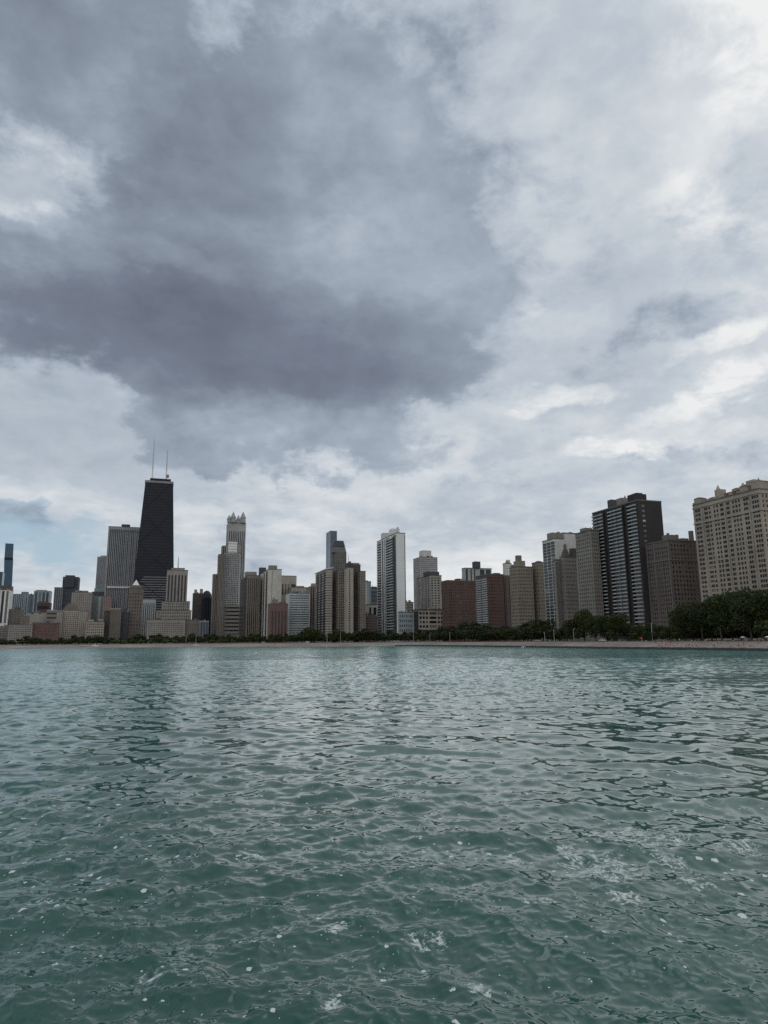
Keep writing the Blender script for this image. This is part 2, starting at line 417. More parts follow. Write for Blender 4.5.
B = Building('hotel_building', 'large cream lakefront hotel block with projecting wings and a brown hipped roof', 'hotel')
B.block(57.5, 57.5, 86, 610.5, 1250, w=40, wall='cream', R=W(14, 0, .5, .5, win='glass')).on_roof('hipped_roof', 'roof_brown', 64, 80, 604, .4, 'gable')
B.block(57.2, 57.2, 62.8, 612, 1245, w=4, wall='cream', R=W(3, 0, .5, .5, win='glass'), part='wing').block(79.5, 79.5, 85.8, 612, 1245, w=4, wall='cream', R=W(3, 0, .5, .5, win='glass'), part='wing'); B.finish()
simple('glass_block', 'pale teal glass block with a dark green top floor', 'building', 92.2, 92.2, 105, 596, 1560, w=40, wall='teal_glass', R=V(4, .7, win='glass_pale', base=20), roofs=[('penthouse', 'slate', 92.8, 104, 592), ('penthouse', 'teal_glass', 95, 104, 588.5)])
simple('brick_block', 'small rose pink block low against the pinstriped tower', 'building', 103.8, 103.8, 111.5, 596.5, 1460, w=25, wall='rose', R=W(4, 0, .5, .4))
simple('lakefront_building', 'small cream stepped lakefront building with black windows', 'building', 86, 86, 104, 622, 1220, w=25, wall='cream', R=W(8, 5, .55, .45, base=12), roofs=[('penthouse', 'cream', 88, 94, 619.8), ('penthouse', 'beige', 98, 103, 619)])
simple('concrete_tower', 'plain grey slab tower half hidden by the pinstriped tower', 'tower', 97.4, 97.4, 109, 557, 1800, w=40, wall='pier_grey', R=V(14, .4, win='glass'), roofs=[('penthouse', 'pier_grey', 101, 108, 556)])
# the grey pinstriped tower beside the black tapered one
B = Building('pinstriped_tower', 'broad grey tower with dense vertical pinstripes and a dark louvred top', 'skyscraper')
B.block(108.6, 108.6, 141.5, 526.5, 1560, w=40, wall='pier_grey', R=V(17, .52, win='glass', top=8.5, base=8), recess=.8, cornice=.4).on_roof('penthouse', 'slate', 122, 130, 525, .5)
B.block(108.6, 108.6, 141.5, 528.8, 1559.2, w=1.5, ybot=530.8, wall='pier_grey', R=V(17, .6, base=.2, top=.2), part='louvre_floor', cornice=0)
B.block(107.0, 107.0, 135, 586.2, 1557, w=2.5, ybot=587.9, wall='white', part='belt_course', cornice=0);
B.finish()
simple('apartment_building', 'brown lakefront block with a cream upper storey beside the dark alley', 'building', 110.5, 110.5, 121, 610, 1230, w=25, wall='brown', R=W(6, 0, .45, .45), roofs=[('attic', 'beige', 111, 120.5, 608.4)])
simple('apartment_building', 'dark brown narrow block between the cream stepped and the brown lakefront blocks', 'building', 104, 104, 110.8, 611, 1240, w=25, wall='brown_dark', R=W(4, 0, .5, .5))
simple('apartment_building', 'dark slate narrow block beside the tower with the white pyramid', 'building', 121.2, 121.2, 129, 612, 1260, w=25, wall='slate', R=W(4, 0, .5, .5, win='glass_blue'), roofs=[('penthouse', 'slate', 123.5, 127, 608.5)])
B = Building('stone_tower', 'slender brown stone tower capped by a small white pyramid', 'tower')
B.block(129, 129, 143.4, 588, 1270, w=24, wall='brown', R=W(5, 14, .42, .5, top=7), cornice=.6)
B.on_roof('crown', 'brown', 130.5, 142, 585.6, .5); B.on_roof('pyramid_roof', 'white', 131.5, 141.3, 579.8, .5, 'pyramid', sink=-2.5); B.finish()

# the black tapered skyscraper
D0 = 1494.0
B = Building('black_skyscraper', 'black tapered skyscraper with cross bracing and two white tipped antennas on its roof', 'skyscraper')
cx, cy = dirxy(159.6, 480); Bz = rad(GRID); C = Vector((cx, cy)) * D0
B.start((C.x, C.y), Bz)
ztop = zat(159.6, 480.8, D0 - 17) - 4.0
hw0, hw1, hd0, hd1 = 45.5, 27.6, 29.0, 17.0
def lev(t, e=0.0):
    a = hw0 + (hw1 - hw0) * t + e; d = hd0 + (hd1 - hd0) * t + e
    return [(-a, -d, ztop * t), (a, -d, ztop * t), (a, d, ztop * t), (-a, d, ztop * t)]
m = MB(); m.hexa(lev(0), lev(1)); m.build('wall', M['steel_black'], B.root)
for k in range(52):
    t0 = .03 + k * .0183; m = MB(); m.hexa(lev(t0, .05), lev(t0 + .009, .05))
    m.build('window_band', M['navy'], B.root)
lit = [.235, .262, .29, .318, .346, .374, .402]
for k in range(24):
    t0 = .06 + k * .0145
    m = MB(); q = lev(t0, .25); p = lev(t0 + .0042, .25)
    f0 = .14 + .05 * ((k * 7) % 3); f1 = .80 + .05 * ((k * 5) % 4)
    lp = lambda L, f: tuple(L[0][i] + (L[1][i] - L[0][i]) * f for i in range(3))
    a0, a1, b0, b1 = lp(q, f0), lp(q, f1), lp(p, f0), lp(p, f1)
    m.hexa([a0, a1, (a1[0], a1[1] + .2, a1[2]), (a0[0], a0[1] + .2, a0[2])], [b0, b1, (b1[0], b1[1] + .2, b1[2]), (b0[0], b0[1] + .2, b0[2])])
    m.build('balcony_band', M['grey'], B.root)
for k in range(5):
    t0, t1 = k * .2, (k + 1) * .2
    for s in (0, 1):
        a = Vector(lev(t0, .12)[s]); b = Vector(lev(t1, .12)[1 - s]); m = MB(); m.tube(a, b, .45, .45, 5); m.build('cross_brace', M['steel_black'], B.root)
m = MB(); m.hexa(lev(.985, .9), lev(.999, .9)); m.build('roof_rim', M['grey'], B.root)
m = MB(); m.box(-19, 23, -12, 12, ztop, ztop + 6); r_ = m.build('roof', M['steel_black'], B.root)
for nm, px, pt, pm in (('antenna', 152.4, 431.5, 439.5), ('antenna', 166.3, 443.5, 450)):
    x, y = dirxy(px, 476); lx, ly = B.local(x * D0, y * D0)
    dz = zat(px + 1, pt, D0) - 4; dm = zat(px + 1, pm, D0) - 4
    m = MB(); m.cone(lx, ly, ztop + 2, ztop + 26, 1.5, 1.4, 8); a_ = m.build(nm, M['white'], B.root)
    m = MB(); m.cone(lx, ly, ztop + 26, dm, 1.25, 1.0, 8); m.build('mast', M['pole'], a_)
    m = MB(); m.cone(lx, ly, dm, dz, .4, .25, 6); m.build('tip', M['white'], a_)
m = MB(); x, y = dirxy(167.6, 474); lx, ly = B.local(x * D0, y * D0); m.cone(lx, ly, ztop + 12, ztop + 18, 3.2, 3.2, 10); m.build('dish', M['stone_grey'], B.root)

simple('striped_block', 'small white block with dark vertical stripes at the foot of the black skyscraper', 'building', 142.8, 142.8, 155.8, 599.3, 1330, w=25, wall='band_white', R=V(6, .5, top=7, base=8), recess=.6)
# the stepped stone tower with a mast
B = Building('stepped_tower', 'beige stone tower stepping up in tiers to a round beacon mast', 'tower')
B.block(166.8, 167.2, 188, 570, 1300, w=30, ybot=612, wall='beige', R=('V', [(.07, .15), (.22, .30), (.38, .46), (.55, .63), (.70, .78), (.86, .93)], .5, {'base': 1, 'top': 9, 'win': 'glass'}), cornice=.5, recess=.7)
B.block(171, 171.4, 184.8, 568.2, 1304, w=24, ybot=572, wall='beige', R=W(6, 1, .4, .5), part='crown', cornice=.3)
B.on_roof('beacon_mast', 'pole', 178.0, 179.2, 557, .5, 'mast')
B.block(161.5, 162, 190, 601.5, 1296, w=36, ybot=614, wall='beige', R=W(12, 4, .45, .5, win='glass'), part='tier', cornice=.4)
B.block(156, 156.5, 191.5, 610.5, 1292, w=40, ybot=628, wall='beige', R=W(14, 5, .45, .5, win='glass'), part='tier', cornice=.4)
B.finish()
simple('lakefront_hotel', 'wide flat topped beige stone block at the foot of the stepped tower', 'building', 146.8, 147.2, 185.5, 619.8, 1190, w=30, wall='beige', R=W(19, 0, .42, .45, win='glass', top=4))
simple('lakefront_hotel', 'low taupe stone block next to the wide beige block with few windows', 'building', 185.6, 185.8, 200, 620.5, 1195, w=30, wall='taupe', R=W(7, 0, .35, .35, win='glass', top=5))
simple('apartment_tower', 'dark brown tower with a notched crown behind the low lakefront blocks', 'tower', 193, 193.3, 203.5, 593.5, 1420, w=25, wall='brown_dark', R=W(5, 0, .45, .5), roofs=[('turret', 'beige_grey', 194.4, 197.2, 589.6, dict(deep=.2)), ('turret', 'beige_grey', 200, 203, 589, dict(deep=.2))])
B = Building('dark_tower', 'navy black tower with a rounded barrel top', 'tower')
B.block(202.2, 202.5, 212, 598, 1380, w=28, wall='navy', R=V(5, .4), cornice=0); B.on_roof('barrel_top', 'navy', 202.2, 212, 590.5, .3, 'dome', sink=.9); B.finish()
simple('glass_pavilion', 'low glass fronted block with a pale slab roof among the lakefront trees', 'building', 200, 200.2, 208.8, 621.5, 1150, w=20, wall='blue_grey', R=V(3, .7, win='glass_blue'), roof='band_white')
# tower with four lantern turrets
B = Building('turreted_tower', 'tall pale stone tower crowned with four lantern turrets under pointed roofs', 'skyscraper')
B.block(227.2, 228.4, 246, 523, 1560, w=44, wall='concrete', R=V(9, .45, win='glass', top=18, base=20), L=('V', [(.3, .6)], .5, {'base': 30, 'top': 22}), cornice=.4, recess=.6)
B.block(228.6, 228.6, 245.8, 519.8, 1560.6, w=1.2, ybot=523, wall='concrete', R=('W', 6, .55, 1, .6, {'base': .5, 'top': .6}), part='arcade', cornice=0)
for p0, p1, pk, dp in ((230.8, 236.2, 511.8, .15), (240.6, 246.0, 511.6, .15), (227.2, 231.4, 514.8, .8), (236.5, 240.5, 515.0, .8)):
    B.last['z1'] = zat(238, 523, 1560) - 4
    B.on_roof('turret', 'concrete', p0, p1, pk, dp, 'lantern')
B.finish()
# lattice fronted tower and its stepped neighbour
B = Building('lattice_tower', 'tall tower with a fine white window lattice and a bright square top', 'skyscraper')
B.block(222.5, 224.4, 240.3, 553, 1240, w=30, wall='concrete', R=W(9, 30, .62, .62, base=55), L=V(2, .4), cornice=.3, fl=4)
B.block(225.5, 227, 241.5, 543.8, 1262, w=24, ybot=553.5, wall='beige_grey', R=None, part='shoulder')
B.block(228.5, 228.8, 237.2, 541.5, 1255, w=10, ybot=553.5, wall='white', R=HB(4, .2, win='glass_pale'), part='penthouse', cornice=.2)
B.block(223.5, 224.5, 240.2, 605, 1239, w=1, wall='stone_grey', R=HB(9, .4, win='glass'), part='podium', cornice=0); B.finish()
B = Building('terraced_tower', 'brownish grey tower stepping down in three terraces beside the lattice tower', 'skyscraper')
B.block(220.8, 222.5, 232, 546, 1300, w=26, wall='stone_grey', R=V(5, .4, win='glass'), L=V(2, .4, win='glass'))
B.block(217, 219, 225, 554.5, 1230, w=26, wall='taupe', R=V(4, .35, win='glass'), L=V(2, .4, win='glass'), part='terrace_tower')
B.block(212.2, 213.4, 219, 574.5, 1235, w=22, wall='taupe', R=V(3, .4, win='glass'), L=None, part='terrace_tower'); B.finish()

# the middle of the skyline
simple('apartment_tower', 'tan tower with a near black end wall and a flat cap', 'tower', 240.2, 247.5, 260, 575.5, 1050, wall='tan', R=V(6, .45, win='glass', top=4), L=V(1, .97, margin=.02), roofs=[('penthouse', 'stone_grey', 245, 256.5, 572.2), ])
B = Building('slab_tower', 'slab tower with striped grey side and blank cream white end wall', 'tower')
B.block(257.5, 268.3, 281.8, 569.5, 1000, wall='cream_pale', L=('V', [(.05, .2), (.3, .42), (.62, .95)], .5, {'win': 'glass_mid'}), R=('V', [(.28, .315)], .5, {'win': 'glass_mid'}))
B.on_roof('penthouse', 'stone_grey', 268.5, 277, 565.6, .45, 'box', aspect=.6); B.on_roof('penthouse', 'slate', 259, 266, 567.8, .7, 'box'); B.finish()
B = Building('pier_building', 'pale stepped building with white piers and black window slots near the blank slab', 'building')
B.block(278, 281.5, 296.6, 576, 1110, w=30, wall='cream', R=('V', [(.05, .14), (.24, .33), (.43, .52), (.66, .94)], .5, {'base': 75, 'top': 13}), recess=.8)
B.block(290, 291.5, 307.2, 587.5, 1085, w=30, wall='cream', R=V(6, .45, top=6), part='lower_wing', recess=.8); B.on_roof('penthouse', 'beige_grey', 295, 304, 586.2, .5)
B.finish()
simple('brick_building', 'maroon brick mid rise with a ragged pale parapet beside the blank white slab', 'building', 267, 270.5, 288, 604, 900, wall='brick_rose', w=22, R=V(5, .4, top=9), L=None,
       roofs=[('attic', 'stone_grey', 271.5, 278, 599.5, dict(deep=.2)), ('attic', 'brick_rose', 279.5, 286, 602, dict(deep=.2)), ('chimney', 'stone_grey', 273, 274.6, 597.5)])
simple('banded_building', 'wide blue grey slab wrapped in white horizontal bands', 'building', 287.5, 289, 310, 593.5, 930, w=25, wall='band_white', R=HB(19, .42, win='glass_mid'), L=None, roof='blue_grey')
simple('apartment_building', 'grey brown narrow block between the banded slab and the balcony tower', 'building', 309, 310, 317, 587, 960, w=25, wall='taupe', R=V(3, .4, win='glass'), roofs=[('attic', 'beige_grey', 311, 316, 583.5)])
# dark towers behind
simple('glass_skyscraper', 'tall silver blue tower with a dark shaded side rising behind the beige slabs', 'skyscraper', 326.2, 330.3, 337, 531, 2100, wall='silver', L=V(4, .8, win='glass_blue'), R=V(9, .5, win='glass_blue'), cornice=.3)
B = Building('tapered_tower', 'grey brown tower tapering to a dark flat cap behind the brown apartment slab', 'skyscraper')
B.block(331, 335.5, 346.5, 552.5, 1400, w=26, wall='stone_dark', R=W(6, 0, .5, .5), L=W(5, 0, .5, .5), cornice=.3)
B.on_roof('tapered_cap', 'stone_dark', 331.2, 346.2, 547.6, .5, 'frustum.84', aspect=.9); B.last['z1'] = zat(339, 547.6, 1415) - 4
B.on_roof('cap_roof', 'slate', 332.4, 345.0, 541.2, .5, 'frustum.74', aspect=.9); B.on_roof('mast', 'pole', 348, 348.7, 554.5, .5, 'mast', sink=30); B.finish()
# balcony tower with end wall
B = Building('balcony_tower', 'tower with dark balcony stacks, a pale serrated end wall and a thin tilted roof slab', 'tower')
B.block(315.6, 326.2, 332.4, 570, 830, wall='cream', L=('H', 26, .66, {'margin': .02}), R=('H', 26, .28, {'margin': .0, 'win': 'glass_mid'}), cornice=0)
k = B.last; b = MB(); e = 1.2
for a in range(3):
    m = MB(); u0 = k['w'] * (.10 + a * .31); m.box(-.15, .5, u0, u0 + k['w'] * .12, 3, k['z1'] - 2); m.build('dark_stack', M['navy'], B.root, (k['lx'], k['ly'], 0), k['r'])  # navy strips slightly proud of the wall, not set into it
b.hexa([(-e, -e, k['z1'] + .3), (k['d'] + e, -e, k['z1'] + 2.5), (k['d'] + e, k['w'] + e, k['z1'] + 2.5), (-e, k['w'] + e, k['z1'] + .3)],
       [(-e, -e, k['z1'] + 1.6), (k['d'] + e, -e, k['z1'] + 3.8), (k['d'] + e, k['w'] + e, k['z1'] + 3.8), (-e, k['w'] + e, k['z1'] + 1.6)])
b.build('roof_slab', M['pale_concrete'], B.root, (k['lx'], k['ly'], 0), k['r']); B.finish()
B = Building('apartment_slab', 'bulky brown apartment slab with a beige shaft, dark recess and cluttered roof', 'building')
B.block(331.8, 338.4, 346.5, 570.5, 850, wall='taupe', L=W(6, 0, .5, .5, win='glass'), R=W(4, 0, .5, .5, win='glass'))
B.block(345.2, 347.0, 353.4, 568, 838, w=22, wall='cream', R=('W', [(.3, .52)], .5, 30, .55, {}), L=None, part='beige_shaft')
B.block(352.5, 353.5, 360.5, 565, 850, w=22, wall='brown_dark', R=W(4, 0, .5, .4), part='recess_wall')
B.on_roof('penthouse', 'tan', 353.6, 359.4, 563.2, .5)
B.block(358.6, 360.4, 365.6, 571.5, 836, w=22, wall='taupe', R=W(3, 0, .3, .5, win='glass'), L=W(3, 0, .4, .5, win='glass'), part='end_wing')
B.block(346.8, 347.4, 354, 563.5, 862, w=12, ybot=570, wall='slate', part='roof_house'); B.on_roof('pinnacle', 'brown_dark', 348, 351, 561.5, .5); B.finish()
simple('glass_tower', 'pale green glass tower standing far behind the brown slab', 'tower', 364, 365, 371, 581.5, 1500, w=25, wall='teal_glass', R=V(3, .5, win='glass_pale'))
simple('office_tower', 'small blue grey far tower seen past the white balcony tower', 'tower', 370.5, 371, 380, 587.2, 1550, w=25, wall='slate', R=HB(12, .5, win='glass_blue'))
simple('pillared_house', 'low beige block with white pillars on its upper storeys by the white tower', 'building', 365.5, 366.4, 378, 605, 930, w=18, wall='cream_pale', R=('V', [(.25, .42), (.6, .85)], .5, {'base': 36, 'top': 3}), roof='brown_dark')
simple('brick_building', 'small dark brick building at the foot of the white balcony tower', 'building', 363.5, 364.4, 377.5, 616, 860, w=18, wall='brick_brown', R=W(7, 0, .45, .45), roofs=[('chimney', 'brown_dark', 368, 369.3, 613.5), ('penthouse', 'brown_dark', 371, 375, 614.6)])

# the white balcony tower
B = Building('white_tower', 'tall slim white tower with stacked balconies and a blank white end wall', 'skyscraper')
B.block(376.9, 396.3, 405.2, 533.2, 700, wall='white', L=('V', [(.02, .17), (.36, .53), (.575, .62), (.66, .74), (.78, .98)], .5, {'win': 'glass'}), R=('V', [(.90, .98)], .5, {'win': 'glass', 'margin': 0}), recess=.8)
k = B.last
nb = 0; rest = MB()
for f in range(36, 0, -1):
    z = 5 + f * (k['z1'] - 8) / 36.5
    for u0, u1 in ((.79, .97), (.36, .525), (.17, .35)):
        m = MB(); m.box(-1.3, -.06, k['w'] * u0, k['w'] * u1, z, z + 1.25)
        o = m.build('balcony', M['band_white'], B.root, (k['lx'], k['ly'], 0), k['r']) if nb < 100 else None
        if o is None: rest.box(-1.3, -.06, k['w'] * u0, k['w'] * u1, z, z + 1.25)
        nb += 1
o = rest.build('balcony', M['band_white'], B.root, (k['lx'], k['ly'], 0), k['r']); o['kind'] = 'stuff'
m = MB(); m.box(-.5, -.05, k['w'] * .155, k['w'] * .36, 4, k['z1'] - 3); m.build('dark_bay', M['slate'], B.root, (k['lx'], k['ly'], 0), k['r'])
B.on_roof('penthouse', 'white', 389, 399.4, 529.4, .35, 'box', aspect=1.3); B.on_roof('penthouse', 'pale_concrete', 381, 389, 533.4, .7, 'box', aspect=1.2); B.on_roof('vent', 'pale_concrete', 396.6, 398.6, 527.2, .3, 'box'); B.finish()

simple('grid_tower', 'grey tower with a fine even window grid and a pale square penthouse', 'tower', 413.2, 420.3, 437.4, 557.3, 1100, wall='concrete', L=W(9, 0, .6, .5), R=W(14, 0, .55, .5, win='glass_mid'),
       roofs=[('penthouse', 'pale_concrete', 419.2, 431, 551, dict(deep=.6))])
B = Building('apartment_tower', 'beige and white apartment tower under a dark cornice before the grey grid tower', 'tower')
B.block(416.5, 430.5, 441.5, 575.6, 900, wall='beige_grey', L=('W', [(.1, .2), (.28, .36), (.48, .62), (.68, .86)], .5, 0, .62, {}), R=('W', [(.05, .22), (.35, .5), (.62, .8)], .5, 0, .55, {}), roof='slate', recess=.5)
B.on_roof('penthouse', 'slate', 423.4, 439, 572.3, .4, 'box', aspect=1.0)
B.finish()
simple('apartment_building', 'small tan block peeping out behind the white tower', 'building', 405, 406, 413.5, 602.5, 900, w=18, wall='tan', R=W(4, 0, .4, .4))
simple('terrace_house', 'low blue white building in three gabled bays beside the white tower', 'building', 397, 398.4, 414.8, 612.5, 690, w=16, wall='blue_pale', R=W(7, 5, .5, .45, win='glass_blue'), roofs=[('gable', 'blue_pale', 398.8, 402.8, 610.8, dict(deep=.1)), ('gable', 'blue_pale', 404, 408, 610.8, dict(deep=.1)), ('gable', 'blue_pale', 409.6, 413.8, 610.8, dict(deep=.1))])
simple('mansion_block', 'low cream block with dark glass bays under an overhanging black roof', 'building', 410.3, 418.6, 443, 609.8, 680, w=20, wall='cream', L=('V', [(.05, .85)], .5, {}), R=('W', [(.03, .12), (.16, .25), (.29, .38), (.44, .72), (.78, .86), (.9, .97)], .5, 6, .55, {}), roof='slate', cornice=1.2)
# brick slabs and neighbours
simple('brick_slab', 'wide dark red brick slab with a tan side wall', 'building', 441.2, 447.2, 476.5, 580.8, 590, wall='brick_red', L=W(3, 0, .3, .4, win='glass'), R=W(15, 0, .42, .48, win='glass'), roofs=[('penthouse', 'brick_red', 454.6, 461.6, 578.9)])
o_ = None
B = Building('concrete_tower', 'dark and white tower with a square top block rising behind the brick slabs', 'tower')
B.block(464, 465, 491.5, 568.4, 790, w=9, wall='concrete', R=('V', [(.02, .1), (.2, .25), (.33, .38), (.56, .72), (.78, .96)], .5, {'top': .8}), recess=.6)
B.on_roof('stair_block', 'slate', 472.2, 480.2, 561.8, .1, 'box'); B.on_roof('mast', 'pole', 475.6, 476, 559.6, .1, 'mast', sink=0); B.finish()
B = Building('brick_slab', 'tall red brick slab with a white banded balcony side', 'building')
B.block(475.8, 487.8, 503.2, 574.6, 560, wall='brick_red', L=None, R=W(9, 0, .4, .45), cornice=.3)
k = B.last
for f in range(26):
    z = 4 + f * (k['z1'] - 7) / 26
    for u0, u1 in ((.06, .46), (.54, .96)):
        m = MB(); m.box(-1.0, -.04, k['w'] * u0, k['w'] * u1, z + .4, z + 1.7); m.build('balcony', M['concrete' if u0 < .3 else 'pier_grey'], B.root, (k['lx'], k['ly'], 0), k['r'])
m = MB(); m.box(-.3, -.02, k['w'] * .02, k['w'] * .98, 3, k['z1'] - 2); m.build('balcony_front', M['brown_dark'], B.root, (k['lx'], k['ly'], 0), k['r'])
B.block(502.5, 504, 510, 576, 572, w=18, wall='brick_brown', R=V(3, .4), part='rear_wing'); B.on_roof('penthouse', 'slate', 492, 500, 573.2, .5); B.finish()
simple('water_tower', 'small white roof tower peeking up behind the brick and tan buildings', 'tower', 504.2, 505.6, 511.5, 563.6, 900, w=8, wall='pale_concrete', R=W(2, 0, .3, .3), roofs=[('cap', 'pale_concrete', 506.2, 510, 560)])
B = Building('stone_building', 'tan stone apartment house with a stepped chimney crown and a second lower wing', 'building')
B.block(509.3, 516.5, 532.5, 567, 500, wall='tan', L=W(5, 0, .42, .48), R=W(9, 0, .42, .48))
B.on_roof('crown', 'tan', 513.6, 524.8, 561.2, .3, 'box'); B.on_roof('chimney_block', 'brown', 515.2, 521.4, 555.6, .3, 'box')
B.on_roof('turret', 'tan', 510.6, 513.5, 564.8, .6, 'box')
B.block(531.8, 538, 546, 562.6, 505, wall='tan', L=W(4, 0, .45, .48), R=W(5, 0, .4, .48), part='wing'); B.on_roof('roof_ridge', 'brown', 534, 542.5, 561, .5, 'gable'); B.finish()
# dark glass grid tower with blank walls
B = Building('grid_tower', 'dark glass tower with a thin white grid and blank pale side walls', 'tower')
B.block(542.3, 554.6, 563.8, 539.0, 470, wall='pale_concrete', L=W(3, 29, .91, .88, margin=.008, base=6), R=None, cornice=.15, recess=.06)
B.on_roof('penthouse', 'stone_grey', 547.2, 563.4, 533.4, .6, 'box', aspect=.7); B.on_roof('vent', 'stone_grey', 556.5, 559.8, 532.0, .5, 'box')
B.block(561.6, 562.8, 575.6, 533.4, 485, w=14, wall='pale_concrete', R=None, part='core_wall'); B.on_roof('vent', 'stone_grey', 568.4, 572, 532.2, .5, 'box')
B.block(553.4, 555.2, 563.4, 560.2, 462, w=2.5, wall='stone_grey', L=None, R=V(7, .5, win='glass_mid'), part='slab_wing'); B.finish()
B = Building('gothic_building', 'grey brown apartment house with a steep gabled roof and a stout chimney', 'building')
B.block(559.8, 563.8, 576.4, 557.5, 440, wall='stone_grey', L=W(4, 0, .4, .5, win='glass'), R=W(8, 0, .42, .5, win='glass'))
B.on_roof('gabled_roof', 'brown_dark', 560.4, 569.6, 549.5, .4, 'gable'); B.on_roof('chimney', 'brown', 563.2, 566.2, 544.4, .35, 'box'); B.on_roof('roof_house', 'brown_dark', 569.2, 576, 548.6, .5, 'box'); B.finish()
B = Building('stone_building', 'grey limestone tower house with stepped corner and small rooftop finials beside the black tower', 'building')
B.block(575.2, 590.5, 598.5, 530.6, 440, wall='stone_grey', L=W(7, 26, .45, .5, win='glass'), R=W(4, 26, .4, .5, win='glass'), cornice=.4)
B.on_roof('crown', 'stone_grey', 580, 592, 528.6, .35, 'box')
for p in (581.5, 585, 589.6, 592.4): B.on_roof('finial', 'stone_grey', p, p + 1.2, 526.4 if p < 588 else 525.8, .3, 'pyramid')
B.finish()

# the black balcony tower
B = Building('balcony_tower', 'black slab tower with white balcony bands on its lake side and a dark brick end', 'skyscraper')
B.block(592.2, 637.0, 661.2, 500.6, 480, wall='black_brick', L=None, R=('W', [(.17, .31)], .5, 9, .45, {'base': 65, 'win': 'glass_pale'}), cornice=.2)
k = B.last; nb = 0; rest = MB(); nf = 35
bays = [(.985, .865), (.845, .725), (.615, .525), (.505, .425), (.405, .30), (.19, .02)]
for u1, u0 in bays:
    m = MB(); m.box(-.25, -.03, k['w'] * u0, k['w'] * u1, 5, k['z1'] - 1.5); m.build('glazed_bay', M['glass'], B.root, (k['lx'], k['ly'], 0), k['r'])
for u0 in (.625, .2, .715, .29):
    m = MB(); m.box(-1.7, -.03, k['w'] * (u0 - .006), k['w'] * (u0 + .006), 3, k['z1'] - .3); m.build('fin_wall', M['black_brick'], B.root, (k['lx'], k['ly'], 0), k['r'])
for f in range(nf - 1, -1, -1):
    z = 4.5 + f * (k['z1'] - 5.2) / nf
    for u1, u0 in bays[::-1]:
        m = MB(); g = (-1.6, -.27, k['w'] * u0, k['w'] * u1, z, z + .95); nb += 1
        if nb <= 100: m.box(*g); m.build('balcony', M['band_grey'], B.root, (k['lx'], k['ly'], 0), k['r'])
        else: rest.box(*g)
o = rest.build('balcony', M['band_grey'], B.root, (k['lx'], k['ly'], 0), k['r']); o['kind'] = 'stuff'
B.on_roof('penthouse', 'black_brick', 627.8, 645.5, 495.0, .35, 'box', aspect=.8); B.on_roof('penthouse', 'slate', 632, 642, 493.6, .35, 'box')
B.on_roof('penthouse', 'slate', 607.5, 617, 500.2, .75, 'box', aspect=.8); B.on_roof('vent', 'stone_grey', 623.4, 626.2, 495.6, .5, 'tank'); B.on_roof('plant_room', 'stone_grey', 616.6, 627, 498.6, .6, 'box'); B.finish()

# brown apartment house between the black and the cream one
B = Building('apartment_house', 'dark brown brick apartment house with a paler grey front and rooftop stacks', 'building')
B.block(645.8, 668.2, 699, 540.6, 420, wall='brick_brown', L=W(10, 20, .42, .52, win='glass', top=3), R=W(9, 20, .45, .5, win='glass'), cornice=.5)
k = B.last
for zf in (.80,):
    m = MB(); m.box(-.45, k['d'] + .4, -.45, -.02, k['z1'] * zf, k['z1'] * zf + .8); m.build('string_course', M['stone_dark'], B.root, (k['lx'], k['ly'], 0), k['r'])
    m = MB(); m.box(-.45, -.02, -.02, k['w'] + .4, k['z1'] * zf, k['z1'] * zf + .8); m.build('string_course', M['stone_dark'], B.root, (k['lx'], k['ly'], 0), k['r'])
for u0, u1 in ((0, .04), (.30, .33), (.62, .65), (.95, 1.0)):
    m = MB(); m.box(-.35, -.02, k['w'] * u0 + .05, k['w'] * u1, .5, k['z1'] - .2); m.build('pilaster', M['stone_dark'], B.root, (k['lx'], k['ly'], 0), k['r'])
B.on_roof('penthouse', 'brown', 662.5, 677.5, 535.4, .35, 'box', aspect=.6); B.on_roof('chimney', 'brown_dark', 666.5, 669, 533.2, .35); B.on_roof('chimney', 'brown_dark', 674.6, 678.2, 534.8, .4)
B.on_roof('chimney', 'brown', 688.4, 693, 531.0, .3, 'box'); B.on_roof('parapet_block', 'brown', 679, 688, 538.6, .3, 'box', aspect=.5); B.finish()

# the big cream apartment house nearest the camera
B = Building('apartment_house', 'huge cream stone apartment house with paired windows and a turreted roofline over the dark trees', 'building')
colsL = [(.93, .965), (.885, .92), (.762, .818), (.72, .745), (.645, .67), (.60, .625), (.545, .57), (.515, .54), (.428, .474), (.36, .385), (.315, .34), (.275, .295), (.225, .25), (.20, .222), (.150, .192), (.08, .105), (.05, .07), (.018, .04)]
B.block(692.6, 758.6, 795, 489.4, 450, wall='cream_warm', L=('W', sorted([(a - .002, b_ + .003) for a, b_ in colsL]), .5, 27, .6, {'top': 2.4, 'base': 6}), R=W(9, 27, .4, .55, top=2.4, base=6), cornice=.12, recess=.45)
k = B.last
for u in (.83, .48, .125):                       # shallow light wells between the bays
    m = MB(); m.box(-.5, -.02, k['w'] * (u + .012), k['w'] * (u + .03), .3, k['z1'] - 6); m.build('pilaster', M['cream_warm'], B.root, (k['lx'], k['ly'], 0), k['r'])
for zz in (k['z1'] - 2.2, k['z1'] - 12.6):
    m = MB(); m.box(-.55, -.02, -.02, k['w'] + .3, zz, zz + .7); m.build('string_course', M['cream'], B.root, (k['lx'], k['ly'], 0), k['r'])
    m = MB(); m.box(-.55, k['d'], -.55, -.02, zz, zz + .7); m.build('string_course', M['cream'], B.root, (k['lx'], k['ly'], 0), k['r'])
